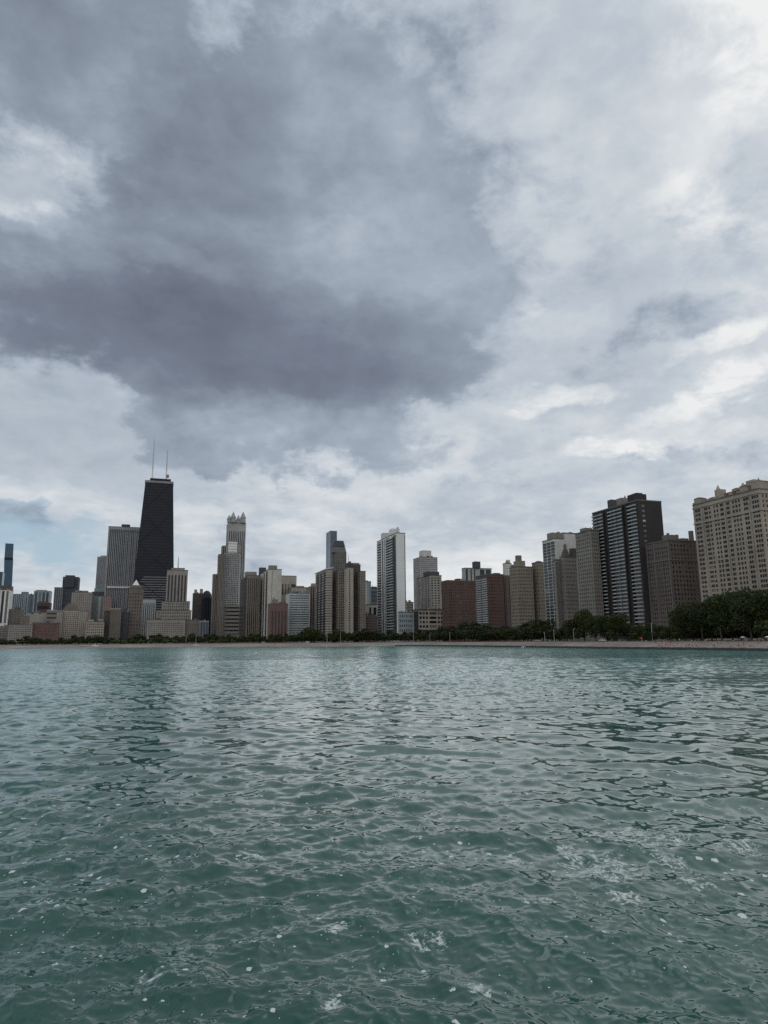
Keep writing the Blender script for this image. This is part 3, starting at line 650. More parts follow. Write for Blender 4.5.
for a in range(9):
    u = k['w'] * (.03 + a * .115); m = MB(); m.box(-.3, 1.2, u, u + 2.2, k['z1'] + .95, k['z1'] + 2.0 + .5 * (a % 2)); m.build('merlon', M['cream_warm'], B.root, (k['lx'], k['ly'], 0), k['r'])
Z = lambda px, py: dict()
def pav(name, mat, u0, u1, v0, v1, h, top=None, topm='rust_roof'):
    m = MB(); m.box(k['d'] * v0, k['d'] * v1, k['w'] * u0, k['w'] * u1, k['z1'] + .92, k['z1'] + h); o = m.build(name, M[mat], B.root, (k['lx'], k['ly'], 0), k['r'])
    if top:
        x0, x1, y0, y1 = k['d'] * v0 - .4, k['d'] * v1 + .4, k['w'] * u0 - .4, k['w'] * u1 + .4; z = k['z1'] + h
        g = min(x1 - x0, y1 - y0) * .35; m = MB()
        m.hexa([(x0, y0, z), (x1, y0, z), (x1, y1, z), (x0, y1, z)], [(x0 + g, y0 + g, z + top), (x1 - g, y0 + g, z + top), (x1 - g, y1 - g, z + top), (x0 + g, y1 - g, z + top)])
        m.build('tiled_roof', M[topm], o)
pav('corner_pavilion', 'cream_warm', .90, .985, .03, .25, 4.6, 1.0)
pav('roof_house', 'cream_warm', .70, .84, .10, .35, 2.6, 1.5)
pav('roof_tower', 'cream_warm', .57, .65, .04, .22, 7.0)
pav('loggia', 'rust_roof', .30, .52, .06, .25, 3.2, .8)
pav('roof_house', 'cream_warm', .40, .47, .2, .5, 5.5, 1.0, 'brown')
pav('corner_pavilion', 'cream_warm', .18, .27, .02, .2, 4.6, 1.2, 'brown')
pav('roof_tower', 'cream_warm', .03, .12, .05, .40, 6.0, .8, 'beige')
B.on_roof('chimney', 'cream_warm', 715.8, 719.6, 485.4, .25, 'tank'); B.on_roof('chimney', 'cream_warm', 740.8, 744.6, 482.8, .2, 'tank')
B.on_roof('turret', 'beige', 746.5, 760.5, 480.6, .35, 'box'); B.on_roof('chimney', 'brown', 757.2, 759.4, 477.6, .35, 'tank'); B.finish()
# ------------------------------------------------------------------ land
def strip(name, offs, mat, kind='structure', az0=-1.5, az1=1.5, n=400, zf=ground_z, dz=0.0, label=None, cat=None):
    v, f = [], []
    for i in range(n + 1):
        a = az0 + (az1 - az0) * i / n; s = shore(a)
        for o in offs:
            D = s + o; wob = 0.12 * math.sin(a * 310) * math.sin(a * 87 + o) if 0 < o < 50 else 0
            v.append((math.sin(a) * D, math.cos(a) * D, zf(o) + wob + dz))
    m = len(offs)
    for i in range(n):
        for j in range(m - 1):
            f.append((i * m + j, i * m + j + 1, (i + 1) * m + j + 1, (i + 1) * m + j))
    f = [t[::-1] for t in f]
    me = bpy.data.meshes.new(name); me.from_pydata(v, [], f); me.materials.append(mat)
    o = link(name, me)
    if kind: o['kind'] = kind
    if label: o['label'] = label; o['category'] = cat
    return o

m, t, b = new_mat('sand')
co = t.node('ShaderNodeTexCoord').outputs['Object']
f1 = t.noise(co, .03, 4, .6); f2 = t.noise(co, .6, 4, .6)
t.put(b.inputs['Base Color'], t.ramp(t.math('ADD', t.math('MULTIPLY', f1, .6), t.math('MULTIPLY', f2, .4)), [(.35, (.115, .095, .08)), (.5, (.18, .152, .13)), (.65, (.26, .225, .195))]))
b.inputs['Roughness'].default_value = .95; M['sand'] = m
M['grass'] = plain('grass', (.045, .07, .02), .9, .4, .2)
M['asphalt'] = plain('asphalt', (.06, .06, .06), .9, .2, .5)
M['concrete_wet'] = plain('concrete_wet', (.04, .038, .034), .6, .4, .3)
M['promenade'] = plain('promenade', (.165, .142, .125), .9, .35, .12)
strip('beach', [-25, 0, .9, 6, 12, 20, 30], M['sand'])
strip('promenade', [30, 37, 44, 50], M['promenade'])
strip('road', [50, 56, 66], M['asphalt'])
strip('park_lawn', [66, 80, 120], M['grass'])
strip('city_ground', [120, 300, 800, 1600, 2600], M['asphalt'])
# low dark revetment along the waterline of the near beach
az0, az1 = azel(395, 645)[0], 1.4
sw = []
v, f = [], []; n = 220
for i in range(n + 1):
    a = az0 + (az1 - az0) * i / n; s = shore(a)
    for o, z in ((-3.1, -.8), (-3.0, 1.15), (1.8, 1.2), (1.9, .2)):
        D = s + o; v.append((math.sin(a) * D, math.cos(a) * D, z + .08 * math.sin(a * 400)))
for i in range(n):
    for j in range(3): f.append((i * 4 + j, (i + 1) * 4 + j, (i + 1) * 4 + j + 1, i * 4 + j + 1))
me = bpy.data.meshes.new('seawall'); me.from_pydata(v, [], f); me.materials.append(M['concrete_wet'])
o = link('seawall', me); o['label'] = 'low dark wet concrete seawall edging the tan shore along the waterline'; o['category'] = 'seawall'

# ------------------------------------------------------------------ lake
rs = [0.3, 1.5, 3.0, 4.5, 6.0]
r_ = H * F / 470
while r_ < 1250:               # rows about a pixel apart near by, and still fine enough far out for the longer waves
    rs.append(r_); r_ += min(.8 * r_ * r_ / (H * F), .30 if r_ < 90 else .45 if r_ < 200 else 1.1 if r_ < 420 else 2.2 if r_ < 760 else 60)
rs = np.array(rs + [1400, 1600, 1900, 2300])
dense = np.arange(-0.60, 0.60, 0.00135)
side = np.concatenate([np.linspace(.6, 1.2, 160)[:-1], np.linspace(1.2, PI, 60)])
azs = np.concatenate([-side[::-1], dense, side[:-1]])
na, nr = len(azs), len(rs)
Rg, Ag = np.meshgrid(rs, azs, indexing='ij')
X = (Rg * np.sin(Ag)).astype(np.float32); Y = (Rg * np.cos(Ag)).astype(np.float32)
dr = np.gradient(rs).astype(np.float32)[:, None]
lat = (np.gradient(azs)[None, :] * rs[:, None]).astype(np.float32)
sp = np.maximum(dr * .8, lat)
Zw = np.zeros_like(X); DX = np.zeros_like(X); DY = np.zeros_like(X)
gust = (0.75 + .25 * np.sin(X * .021 + Y * .034 + 1) * np.sin(X * .037 - Y * .017) + .18 * np.sin(X * .11 + Y * .05 + 2)).astype(np.float32)
NW = 120
lam = np.exp(np.linspace(math.log(.13), math.log(9.0), NW))
main = rad(-100)           # waves run towards the viewer and a little to one side
for k in range(NW):
    L = lam[k] * float(RNG.uniform(.93, 1.07)); kk = 2 * PI / L
    th = main + float(RNG.normal(0, .62 + .25 * (L < 1.0)))
    st = (.044 if L < .5 else .053 if L < 1.3 else .053 * (1.3 / L) ** .95) * float(RNG.uniform(.5, 1.4))
    a = st / kk; kx, ky = kk * math.cos(th), kk * math.sin(th); ph = float(RNG.uniform(0, 2 * PI))
    far = np.where(dr[:, 0] * 2.2 < L)[0]
    if len(far) == 0: continue
    hi = far.max() + 1
    w = np.clip(L / (2.6 * sp[:hi]) - .55, 0, 1) * (gust[:hi] if L < 3 else 1)
    P = kx * X[:hi] + ky * Y[:hi] + ph
    c, s_ = np.cos(P), np.sin(P)
    Zw[:hi] += a * w * c; q = .9 * a * w
    DX[:hi] -= q * s_ * (kx / kk); DY[:hi] -= q * s_ * (ky / kk)
co = np.stack([X + DX, Y + DY, Zw], -1).reshape(-1, 3).astype(np.float32)
ii, jj = np.meshgrid(np.arange(nr - 1), np.arange(na), indexing='ij'); jn = (jj + 1) % na
quads = np.stack([ii * na + jj, (ii + 1) * na + jj, (ii + 1) * na + jn, ii * na + jn], -1).reshape(-1, 4).astype(np.int32)
quads = quads[:, ::-1]
me = bpy.data.meshes.new('lake_water')
me.vertices.add(len(co)); me.vertices.foreach_set('co', co.ravel())
me.loops.add(quads.size); me.loops.foreach_set('vertex_index', quads.ravel())
me.polygons.add(len(quads)); me.polygons.foreach_set('loop_start', np.arange(0, quads.size, 4, dtype=np.int32))
me.polygons.foreach_set('loop_total', np.full(len(quads), 4, np.int32)); me.polygons.foreach_set('use_smooth', np.ones(len(quads), bool))
me.update(); me.validate()
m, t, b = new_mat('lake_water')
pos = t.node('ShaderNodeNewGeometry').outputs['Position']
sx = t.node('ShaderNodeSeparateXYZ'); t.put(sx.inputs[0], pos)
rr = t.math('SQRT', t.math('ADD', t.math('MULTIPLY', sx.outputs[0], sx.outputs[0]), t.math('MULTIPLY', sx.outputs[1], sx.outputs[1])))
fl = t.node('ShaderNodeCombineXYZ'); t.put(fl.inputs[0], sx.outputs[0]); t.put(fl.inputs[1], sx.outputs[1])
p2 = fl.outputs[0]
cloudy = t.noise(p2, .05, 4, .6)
deep = t.ramp(cloudy, [(.35, (.014, .061, .048)), (.55, (.019, .075, .060)), (.7, (.026, .090, .074))])       # dark green close to the camera, whatever the depth
far_body = t.ramp(cloudy, [(.35, (.082, .185, .172)), (.6, (.096, .208, .194))])                              # paler away from the camera: far water's brightness put into the colour
body = t.mix(t.smooth(rr, 8, 150), deep, far_body)
# drifting foam: torn flecks gathered in loose patches, fine bubbles elsewhere
patch = t.noise(p2, .16, 3, .6)
wv = t.node('ShaderNodeMapping'); t.put(wv.inputs[0], p2); wv.inputs['Scale'].default_value = (1.0, 1.0, 1); wv.inputs['Rotation'].default_value = (0, 0, .5)
tear = t.noise(wv.outputs[0], 5.0, 6, .72, .6)
def blob(cx, cy, rx, ry):
    a = t.math('DIVIDE', t.math('SUBTRACT', sx.outputs[0], cx), rx); c = t.math('DIVIDE', t.math('SUBTRACT', sx.outputs[1], cy), ry)
    return t.smooth(t.math('ADD', t.math('MULTIPLY', a, a), t.math('MULTIPLY', c, c)), 1.2, .1)
def wpt(px, py):
    d = ray(px, py); k = -H / d.z; return d.x * k, d.y * k
spots = None
for px, py, rx, ry in ((578, 852, .55, .9), (511, 856, .35, .6), (668, 862, .5, .7), (600, 868, 1.2, 1.4), (640, 838, 1.6, 1.6), (335, 926, .30, .3), (625, 898, .5, .4), (695, 882, .5, .4), (540, 905, .4, .3), (735, 848, .7, .7), (480, 985, .3, .25), (250, 858, .5, .4), (332, 1010, .2, .2), (425, 938, .5, .4), (150, 975, .3, .3), (40, 905, .4, .3)):
    wx, wy = wpt(px, py); s_ = blob(wx, wy, rx, ry)
    spots = s_ if spots is None else t.math('MAXIMUM', spots, s_)
web = t.math('ABSOLUTE', t.math('SUBTRACT', t.noise(wv.outputs[0], 1.9, 5, .62, 1.3), .5))
strings = t.math('MULTIPLY', t.smooth(web, .055, .015), t.smooth(t.math('ADD', tear, t.math('MULTIPLY', spots, .22)), .60, .68))
foam1 = t.math('MAXIMUM', t.math('MULTIPLY', t.math('MULTIPLY', strings, t.smooth(t.noise(p2, 7, 3, .6), .34, .58)), t.smooth(t.math('ADD', spots, t.smooth(patch, .5, .72, 0, .6)), .15, .5)),
               t.math('MULTIPLY', t.smooth(t.math('ADD', tear, t.math('MULTIPLY', spots, .13)), .70, .74), .8))
vor = t.node('ShaderNodeTexVoronoi'); t.put(vor.inputs['Vector'], p2); vor.inputs['Scale'].default_value = 3.2
sc_ = t.node('ShaderNodeSeparateColor'); t.put(sc_.inputs[0], vor.outputs['Color'])
rads = t.math('MULTIPLY', t.math('MULTIPLY', sc_.outputs[0], sc_.outputs[0]), t.smooth(patch, .36, .66, .07, .30))
wob = t.math('MULTIPLY', t.math('SUBTRACT', t.noise(p2, 11, 3, .6), .5), .42)
foam2 = t.math('LESS_THAN', t.math('ADD', vor.outputs['Distance'], wob), rads)
vo2 = t.node('ShaderNodeTexVoronoi'); t.put(vo2.inputs['Vector'], p2); vo2.inputs['Scale'].default_value = 9.0
s2 = t.node('ShaderNodeSeparateColor'); t.put(s2.inputs[0], vo2.outputs['Color'])
foam3 = t.math('MULTIPLY', t.math('LESS_THAN', vo2.outputs['Distance'], t.math('MULTIPLY', s2.outputs[1], .15)), t.math('GREATER_THAN', s2.outputs[0], .45))
foam = t.math('MAXIMUM', foam1, t.math('MAXIMUM', foam2, t.math('MULTIPLY', foam3, .85)))
foam = t.math('MULTIPLY', foam, t.smooth(rr, 45, 20), clamp=True)
foam = t.math('MULTIPLY', foam, .74)
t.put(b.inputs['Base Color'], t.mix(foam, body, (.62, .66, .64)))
b.inputs['IOR'].default_value = 1.32
t.put(b.inputs['Roughness'], t.math('MAXIMUM', t.smooth(rr, 60, 420, .025, .16), t.math('MULTIPLY', foam, .7)))
# ripples finer than the modelled waves
r1 = t.noise(p2, 2.2, 3, .5, .4)
mp = t.node('ShaderNodeMapping'); t.put(mp.inputs[0], p2); mp.inputs['Scale'].default_value = (.16, .42, 1)
r2 = t.noise(mp.outputs[0], 1.0, 5, .65, .4)
mq = t.node('ShaderNodeMapping'); t.put(mq.inputs[0], p2); mq.inputs['Scale'].default_value = (.55, 1.15, 1)
r3 = t.noise(mq.outputs[0], 1.0, 5, .62, .5)
hgt = t.math('ADD', t.math('MULTIPLY', r3, t.math('MULTIPLY', t.smooth(rr, 40, 160, 0, .10), t.smooth(rr, 600, 150))),
             t.math('ADD', t.math('MULTIPLY', t.math('MULTIPLY', r1, .006), t.smooth(rr, 120, 20)), t.math('MULTIPLY', r2, t.smooth(rr, 120, 420, 0, .40))))
bp = t.node('ShaderNodeBump'); bp.inputs['Strength'].default_value = 1.0; bp.inputs['Distance'].default_value = 1.0
t.put(bp.inputs['Height'], hgt); t.put(b.inputs['Normal'], bp.outputs[0])
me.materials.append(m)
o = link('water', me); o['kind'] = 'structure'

# ------------------------------------------------------------------ trees
def crown_mesh(seed, n_leaf, mat, tall=1.0, n_clump=13, leaf=.035):
    """unit crown, about one high and one wide, base at z = .12: leaf faces in uneven clumps with gaps"""
    r = np.random.default_rng(seed); V_, F_ = [], []
    cl = []
    for k in range(n_clump):
        a = r.uniform(0, 2 * PI); zz = r.uniform(.19, .86); reach = .30 * math.sin(PI * min(1, (zz - .05) / 1.0)) ** .6
        q = r.uniform(.35, 1.05) * reach
        cl.append((q * math.cos(a), q * math.sin(a), zz, r.uniform(.13, .22)))
    cl.append((0, 0, .55, .26)); cl.append((r.uniform(-.06, .06), r.uniform(-.06, .06), .82, .15))
    tot = sum(c[3] ** 2 for c in cl)
    for cx, cy, cz, cr in cl:
        for _ in range(int(n_leaf * cr ** 2 / tot)):
            d = r.normal(size=3); d /= np.linalg.norm(d) + 1e-9
            p = np.array([cx, cy, cz]) + d * cr * r.uniform(.55, 1.0) ** .5 * np.array([1, 1, .85]) + r.normal(0, .012, 3)
            if p[2] < .12: p[2] = .12 + r.uniform(0, .05)
            u = r.normal(size=3); u /= np.linalg.norm(u); w = np.cross(u, r.normal(size=3)); w /= np.linalg.norm(w) + 1e-9
            s = leaf * r.uniform(.6, 1.4); i = len(V_)
            V_ += [tuple(p + u * s), tuple(p + w * s * .6), tuple(p - u * s), tuple(p - w * s * .6)]; F_.append((i, i + 1, i + 2, i + 3))
    me = bpy.data.meshes.new('crown'); me.from_pydata(V_, [], F_); me.materials.append(mat); return me
def trunk_mesh(seed):
    r = random.Random(seed); b = MB()
    b.tube((0, 0, -.03), (.01, 0, .2), .026, .019); b.tube((.01, 0, .2), (r.uniform(-.03, .03), r.uniform(-.03, .03), .5), .019, .011)
    for k in range(4):
        a = k * PI / 2 + r.uniform(-.4, .4); z = r.uniform(.17, .33)
        b.tube((.01, 0, z), (.22 * math.cos(a), .22 * math.sin(a), z + r.uniform(.2, .34)), .012, .004, 5)
    return b.mesh('trunk', M['bark'])
BIG = [crown_mesh(s, 7000, M['leaf_mid' if s in (2, 5) else 'leaf_dark'], n_clump=16, leaf=.020) for s in (1, 2, 3, 4, 5)]
MIDC = [crown_mesh(s, 2200, M[mm], n_clump=11, leaf=.034) for s, mm in ((11, 'leaf_dark'), (12, 'leaf_dark'), (13, 'leaf_mid'), (14, 'leaf_dark'))]
LOW = [crown_mesh(s, 900, M[mm], n_clump=9, leaf=.05) for s, mm in ((21, 'leaf_mid'), (22, 'leaf_bright'))]
TRK = [trunk_mesh(s) for s in range(4)]
ANCH = [(-20, 33, 'the long grey lakefront block at the far end'), (33, 58, 'the rose brick lakefront block'), (58, 87, 'the cream hipped roof hotel'), (87, 105, 'the small cream stepped block'),
        (105, 129, 'the brown lakefront blocks'), (129, 146, 'the white pyramid tower'), (146, 186, 'the wide beige hotel block'), (186, 212, 'the low taupe block and glass pavilion'),
        (212, 241, 'the lattice tower'), (241, 268, 'the tan and blank slab towers'), (268, 289, 'the ragged maroon brick mid rise'), (289, 315, 'the white banded slab'), (315, 333, 'the balcony tower with tilted roof'),
        (333, 366, 'the bulky brown apartment slab'), (366, 378, 'the small dark brick building'), (378, 398, 'the tall white balcony tower'), (398, 416, 'the low blue white bays'), (416, 443, 'the black roofed cream block'),
        (443, 477, 'the wide dark red brick slab'), (477, 510, 'the red slab with banded side'), (510, 546, 'the tan stepped apartment house'), (546, 576, 'the glass grid tower'),
        (576, 599, 'the grey limestone tower house'), (599, 648, 'the black balcony tower'), (648, 694, 'the dark brown apartment house'), (694, 800, 'the huge cream apartment house')]
def anchor(px):
    for a, b_, s in ANCH:
        if a <= px < b_: return s
    return ANCH[-1][2]
ORD = ['', 'first', 'second', 'third', 'fourth', 'fifth', 'sixth', 'seventh', 'eighth', 'ninth', 'tenth', 'eleventh', 'twelfth', 'thirteenth', 'fourteenth', 'fifteenth', 'sixteenth', 'seventeenth', 'eighteenth', 'nineteenth', 'twentieth']
def ordered(items, tmpl, key):
    """labels by place among those in front of the same building: items are (px, object)"""
    by = {}
    for px, o in items: by.setdefault(anchor(px), []).append((px, o))
    for a, l in by.items():
        l.sort(key=lambda q: q[0])
        for i, (px, o) in enumerate(l):
            who = 'only one' if len(l) == 1 else ('leftmost of %d' % len(l) if i == 0 else 'rightmost of %d' % len(l) if i == len(l) - 1 else '%s from left' % (ORD[i + 1] if i < 20 else str(i + 1)))
            o['label'] = tmpl(o).strip() + ' before ' + a + ', ' + who
TREES = []
def tree(px, ytop, off, crown, wide=.9, name='tree', desc='dark leafy tree'):
    x, y = dirxy(px, 640); D = shore(math.atan2(x, y)) + off; g = ground_z(off)
    h = max(3.0, (zat(px, ytop, D) - g) / .99)
    t_ = thing(name, '', 'tree', (x * D, y * D, g), random.uniform(0, 6.28), 'trees along the lakefront'); t_['desc'] = desc
    for nm, me in (('crown', crown), ('trunk', random.choice(TRK))):
        o = link(nm, me, t_); o.scale = (h * wide, h * wide, h)
    TREES.append((px, t_)); return t_
# tops of the tree line read along the shore: (column, row, offset)
LINE = [(-6, 637), (3, 638.5), (11, 639.5), (20, 639), (28, 636), (34, 637.5), (41, 638), (48, 638), (55, 640), (62, 637), (69, 638.5), (75, 634.5), (83, 636), (90, 635.5), (97, 634.5), (104, 637),
        (112, 637.5), (121, 638), (130, 637.5), (137, 633), (144, 637), (152, 635), (160, 634), (168, 635.5), (176, 635), (184, 636), (192, 633.5), (200, 635.5), (207, 634), (214, 633), (222, 635), (229, 634), (236, 636), (243, 635),
        (250, 633.5), (257, 634), (264, 636), (272, 633.5), (279, 634), (287, 633), (294, 634), (302, 631), (308, 627.5), (315, 629), (322, 633), (330, 633), (337, 629.5), (344, 631), (351, 633), (358, 629.5), (366, 628.5), (374, 630.5),
        (382, 633), (390, 630), (397, 632.5), (405, 631), (413, 632), (421, 628.5), (429, 630), (436, 629), (443, 627), (450, 625), (458, 626), (465, 621.5), (473, 621), (481, 624), (489, 624), (497, 627), (504, 625), (513, 630), (520, 624.5), (528, 622),
        (536, 619), (544, 620), (552, 626), (560, 629), (568, 626)]
for i, (px, yt) in enumerate(LINE):
    near = px > 440
    tree(px, yt, 95 + (i * 37) % 30, random.choice(MIDC), random.uniform(1.1, 1.4) if px > 110 else random.uniform(1.4, 1.9))
    if px < 560: tree(px + 3.3, yt + (2.0 if px < 400 else 4.0), 82, random.choice(MIDC), random.uniform(1.3, 1.9))
for i, px in enumerate([108, 116, 124, 133, 141, 150, 158, 166, 175, 183, 212, 219, 226, 233]):
    tree(px, 639 + (i % 3) * .4, 70, LOW[1 if i % 3 else 0], 1.9, 'park_tree', 'low bright green tree')
for px, yt in [(2, 640.5), (14, 641), (27, 640.5), (52, 641), (66, 641), (80, 640), (92, 640)]:
    tree(px, yt, 74, LOW[0], 1.8, 'park_tree', 'low green tree')
# the taller trees of the near park
for i, (px, yt, off, w_) in enumerate([(573, 619, 70, .95), (585, 608.5, 82, .85), (596, 615, 74, .9), (606, 614, 66, .95), (619, 614.5, 72, .95), (629, 623, 76, 1.0), (640, 624, 66, 1.1), (651, 623, 80, 1.1), (661, 625, 70, 1.15), (670, 627, 66, 1.1),
                                       (683, 607, 62, .85), (693, 600, 74, .85), (703, 601, 66, .8), (712, 598.5, 80, .85), (722, 596, 64, .8), (733, 592.5, 78, .85), (743, 587.5, 84, .85), (752, 590, 66, .85), (763, 592, 78, .85), (774, 589, 70, .85), (786, 592, 74, .9)]):
    tree(px, yt, off, BIG[i % 5], w_ * 1.12, 'park_tree', 'tall dark bushy tree')
for px, yt, off in [(678, 630, 92), (686, 629, 90), (694, 630, 96), (701, 628, 90), (709, 629, 95), (717, 628, 90), (725, 629, 96), (733, 628, 92), (741, 629, 97), (749, 628, 92), (757, 628, 96), (766, 627, 92), (775, 628, 95), (764, 620, 53), (776, 616, 55), (655, 632, 54), (664, 631, 53), (646, 631, 56), (634, 630, 55), (612, 629, 55), (676, 629, 55)]:
    tree(px, yt, off, random.choice(MIDC[2:3] + LOW[:1]) if off < 60 else random.choice(MIDC[:2]), 1.25 if off < 60 else 1.9, 'shrub_tree', 'low green bushy tree')
ordered(TREES, lambda o: o['desc'], None)
for _, o in TREES: del o['desc']

# ------------------------------------------------------------------ people on the shore
def skin(name, verts, edges, mat, sub=1):
    me = bpy.data.meshes.new(name); me.from_pydata([v[:3] for v in verts], edges, [])
    o = bpy.data.objects.new(name + '_skin', me); COL.objects.link(o)
    md = o.modifiers.new('s', 'SKIN'); lay = me.skin_vertices[0].data
    for i, v in enumerate(verts): lay[i].radius = (v[3], v[4] if len(v) > 4 else v[3]); lay[i].use_root = (i == 0)
    o.modifiers.new('u', 'SUBSURF').levels = sub; o.modifiers['u'].render_levels = sub
    dg = bpy.context.evaluated_depsgraph_get(); out = bpy.data.meshes.new_from_object(o.evaluated_get(dg)); out.name = name
    out.materials.clear(); out.materials.append(mat)
    for p in out.polygons: p.use_smooth = True
    bpy.data.objects.remove(o); bpy.data.meshes.remove(me); return out
SKIN = [plain('skin_light', (.45, .29, .21), .6, .08), plain('skin_tan', (.27, .16, .10), .6, .08)]
HAIR = [plain('hair_dark', (.02, .015, .012), .6), plain('hair_brown', (.09, .055, .03), .6)]
CLOTH = {n: plain('cloth_' + n, c, .85, .12) for n, c in (('red', (.42, .05, .05)), ('white', (.7, .7, .68)), ('black', (.025, .025, .03)), ('blue', (.06, .12, .30)), ('pink', (.55, .25, .27)), ('grey', (.25, .25, .26)), ('orange', (.55, .22, .06)), ('teal', (.05, .25, .25)), ('navy', (.03, .04, .09)))}
def pose(kind):
    """joints of a 1.72 m figure: standing, walking or sitting on the ground"""
    if kind == 'sitting':
        pel, ch, nk, hd = (0, 0, .12), (0, .08, .45), (0, .07, .60), (0, .05, .78)
        kn = [(-.14, -.38, .42), (.14, -.40, .40)]; an = [(-.13, -.62, .06), (.14, -.66, .06)]; toe = [(-.13, -.80, .04), (.14, -.84, .04)]
        el = [(-.26, .16, .30), (.25, -.06, .34)]; ha = [(-.28, .26, .05), (.15, -.30, .40)]; z0 = .12
    else:
        s = .22 if kind == 'walking' else .03
        pel, ch, nk, hd = (0, 0, .92), (0, .0, 1.28), (0, -.01, 1.46), (0, -.03, 1.62)
        kn = [(-.10, -s * .9, .50), (.10, s * .5, .50)]; an = [(-.10, -s * 1.1, .09), (.10, s * 1.6, .12)]; toe = [(-.11, -s * 1.1 - .17, .04), (.11, s * 1.6 - .16, .05)]
        el = [(-.25, s * .5, 1.12), (.25, -s * .3, 1.12)]; ha = [(-.27, s * .4 - .10, .86), (.27, -s * .9 - .05, .88)]
    sh = [(-.17, ch[1] + .0, ch[2] + .1), (.17, ch[1], ch[2] + .1)]; hp = [(-.09, pel[1], pel[2] - .03), (.09, pel[1], pel[2] - .03)]
    V_ = [(*pel, .13, .10), (0, (pel[1] + ch[1]) / 2, (pel[2] + ch[2]) / 2, .125, .09), (*ch, .15, .10), (*nk, .055), (hd[0], hd[1], hd[2] - .06, .075), (hd[0], hd[1], hd[2] + .07, .08)]
    E = [(0, 1), (1, 2), (2, 3), (3, 4), (4, 5)]
    for i in (0, 1):
        n = len(V_); V_ += [(*sh[i], .055), (*el[i], .042), (*ha[i], .032)]; E += [(2, n), (n, n + 1), (n + 1, n + 2)]
        n = len(V_); V_ += [(*hp[i], .09), (*kn[i], .058), (*an[i], .038), (*toe[i], .035)]; E += [(0, n), (n, n + 1), (n + 1, n + 2), (n + 2, n + 3)]
    return V_, E, pel, ch, sh, el, hp, kn, hd
FIG = {}
for kd in ('standing', 'walking', 'sitting'):
    V_, E, pel, ch, sh, el, hp, kn, hd = pose(kd)
    lerp = lambda a, c, f: tuple(a[i] + (c[i] - a[i]) * f for i in range(3))
    for si, sm in enumerate(SKIN): FIG[kd, 'body', si] = skin('body', V_, E, sm, 2)
    tv = [(*lerp(pel, ch, .05), .145, .115), (*lerp(pel, ch, .5), .14, .105), (*ch, .165, .115), (*lerp(ch, (0, ch[1], ch[2] + .2), .6), .10, .08)]
    te = [(0, 1), (1, 2), (2, 3)]
    for i in (0, 1): n = len(tv); tv += [(*sh[i], .075), (*lerp(sh[i], el[i], .65), .062)]; te += [(2, n), (n, n + 1)]
    sv = [(*pel, .15, .12)]; se = []
    for i in (0, 1): n = len(sv); sv += [(*lerp(hp[i], kn[i], .1), .108), (*lerp(hp[i], kn[i], .75), .085)]; se += [(0, n), (n, n + 1)]
    FIG[kd, 'shirt'] = {c: skin('shirt', tv, te, CLOTH[c]) for c in CLOTH}
    FIG[kd, 'shorts'] = {c: skin('shorts', sv, se, CLOTH[c]) for c in CLOTH}
    b = MB(); 
    for i in range(4):
        a0, a1 = i / 4 * PI / 2, (i + 1) / 4 * PI / 2; b.cone(hd[0], hd[1] + .015, hd[2] + .03 + .13 * math.sin(a0), hd[2] + .03 + .13 * math.sin(a1), .105 * math.cos(a0), max(.01, .105 * math.cos(a1)), 10)
    for hi, hm in enumerate(HAIR): FIG[kd, 'hair', hi] = b.mesh('hair', hm)
PEOPLE = []
def person(px, off, kd, top, low, face):
    p = spot(px, off)
    t_ = thing('person', '', 'person', p, face, 'people on the shore')
    si = random.randrange(2)
    link('body', FIG[kd, 'body', si], t_); link('shirt', FIG[kd, 'shirt'][top], t_); link('shorts', FIG[kd, 'shorts'][low], t_); link('hair', FIG[kd, 'hair', random.randrange(2)], t_)
    t_['desc'] = {'standing': 'person standing', 'walking': 'person walking', 'sitting': 'person sitting'}[kd] + ' in %s top and %s shorts' % (top, low)
    PEOPLE.append((px, t_))
PX = [561, 569, 583, 590, 603, 610, 612, 620, 637, 642, 646, 655, 658.5, 660.5, 662, 664, 665.5, 667, 668.5, 670, 671.5, 673, 675, 677.5, 679.5, 681, 683, 686, 689, 692, 696, 699, 702, 705.5, 708, 711, 714, 717.5, 720, 721.5, 724, 728, 732, 735, 738, 741, 743.5, 746.5, 750, 754, 758, 763, 766.5] + [656 + i * 4.3 + (i % 3) * .7 for i in range(26)]
tops = ['red', 'white', 'black', 'red', 'blue', 'pink', 'grey', 'orange', 'red', 'black', 'white', 'teal', 'pink', 'navy']
for i, px in enumerate(PX):
    red = 656 < px < 674
    off = [8, 22, 34, 14, 40, 28, 46, 11, 31][i % 9] if px > 650 else [24, 44, 47, 38][i % 4]
    kd = ['sitting', 'standing', 'walking', 'sitting', 'standing'][i % 5]
    person(px, off, kd, (['red', 'pink', 'red', 'orange'][i % 4] if red else tops[i % len(tops)]), ['black', 'navy', 'blue', 'white', 'grey', 'red'][i * 5 % 6], random.uniform(-1, 1) + (PI if i % 4 == 0 else 0) - .4)
for px in (741, 743.2, 745, 747.5): person(px, 58, 'standing', random.choice(['blue', 'white', 'grey']), 'navy', random.uniform(-1, 1))
for i, px in enumerate([20, 41, 63, 84, 106, 116, 119, 123, 127, 138, 147, 158, 171, 186, 204, 218, 241, 259, 275, 283, 297, 318, 334, 352, 371, 391, 407, 426, 447, 468, 486, 503, 517, 533, 549]):
    person(px, [34, 42, 20, 46][i % 4], ['standing', 'walking', 'standing'][i % 3], tops[(i * 3) % len(tops)], ['black', 'blue', 'navy'][i % 3], random.uniform(-3, 3))
ordered(PEOPLE, lambda o: o['desc'], None)
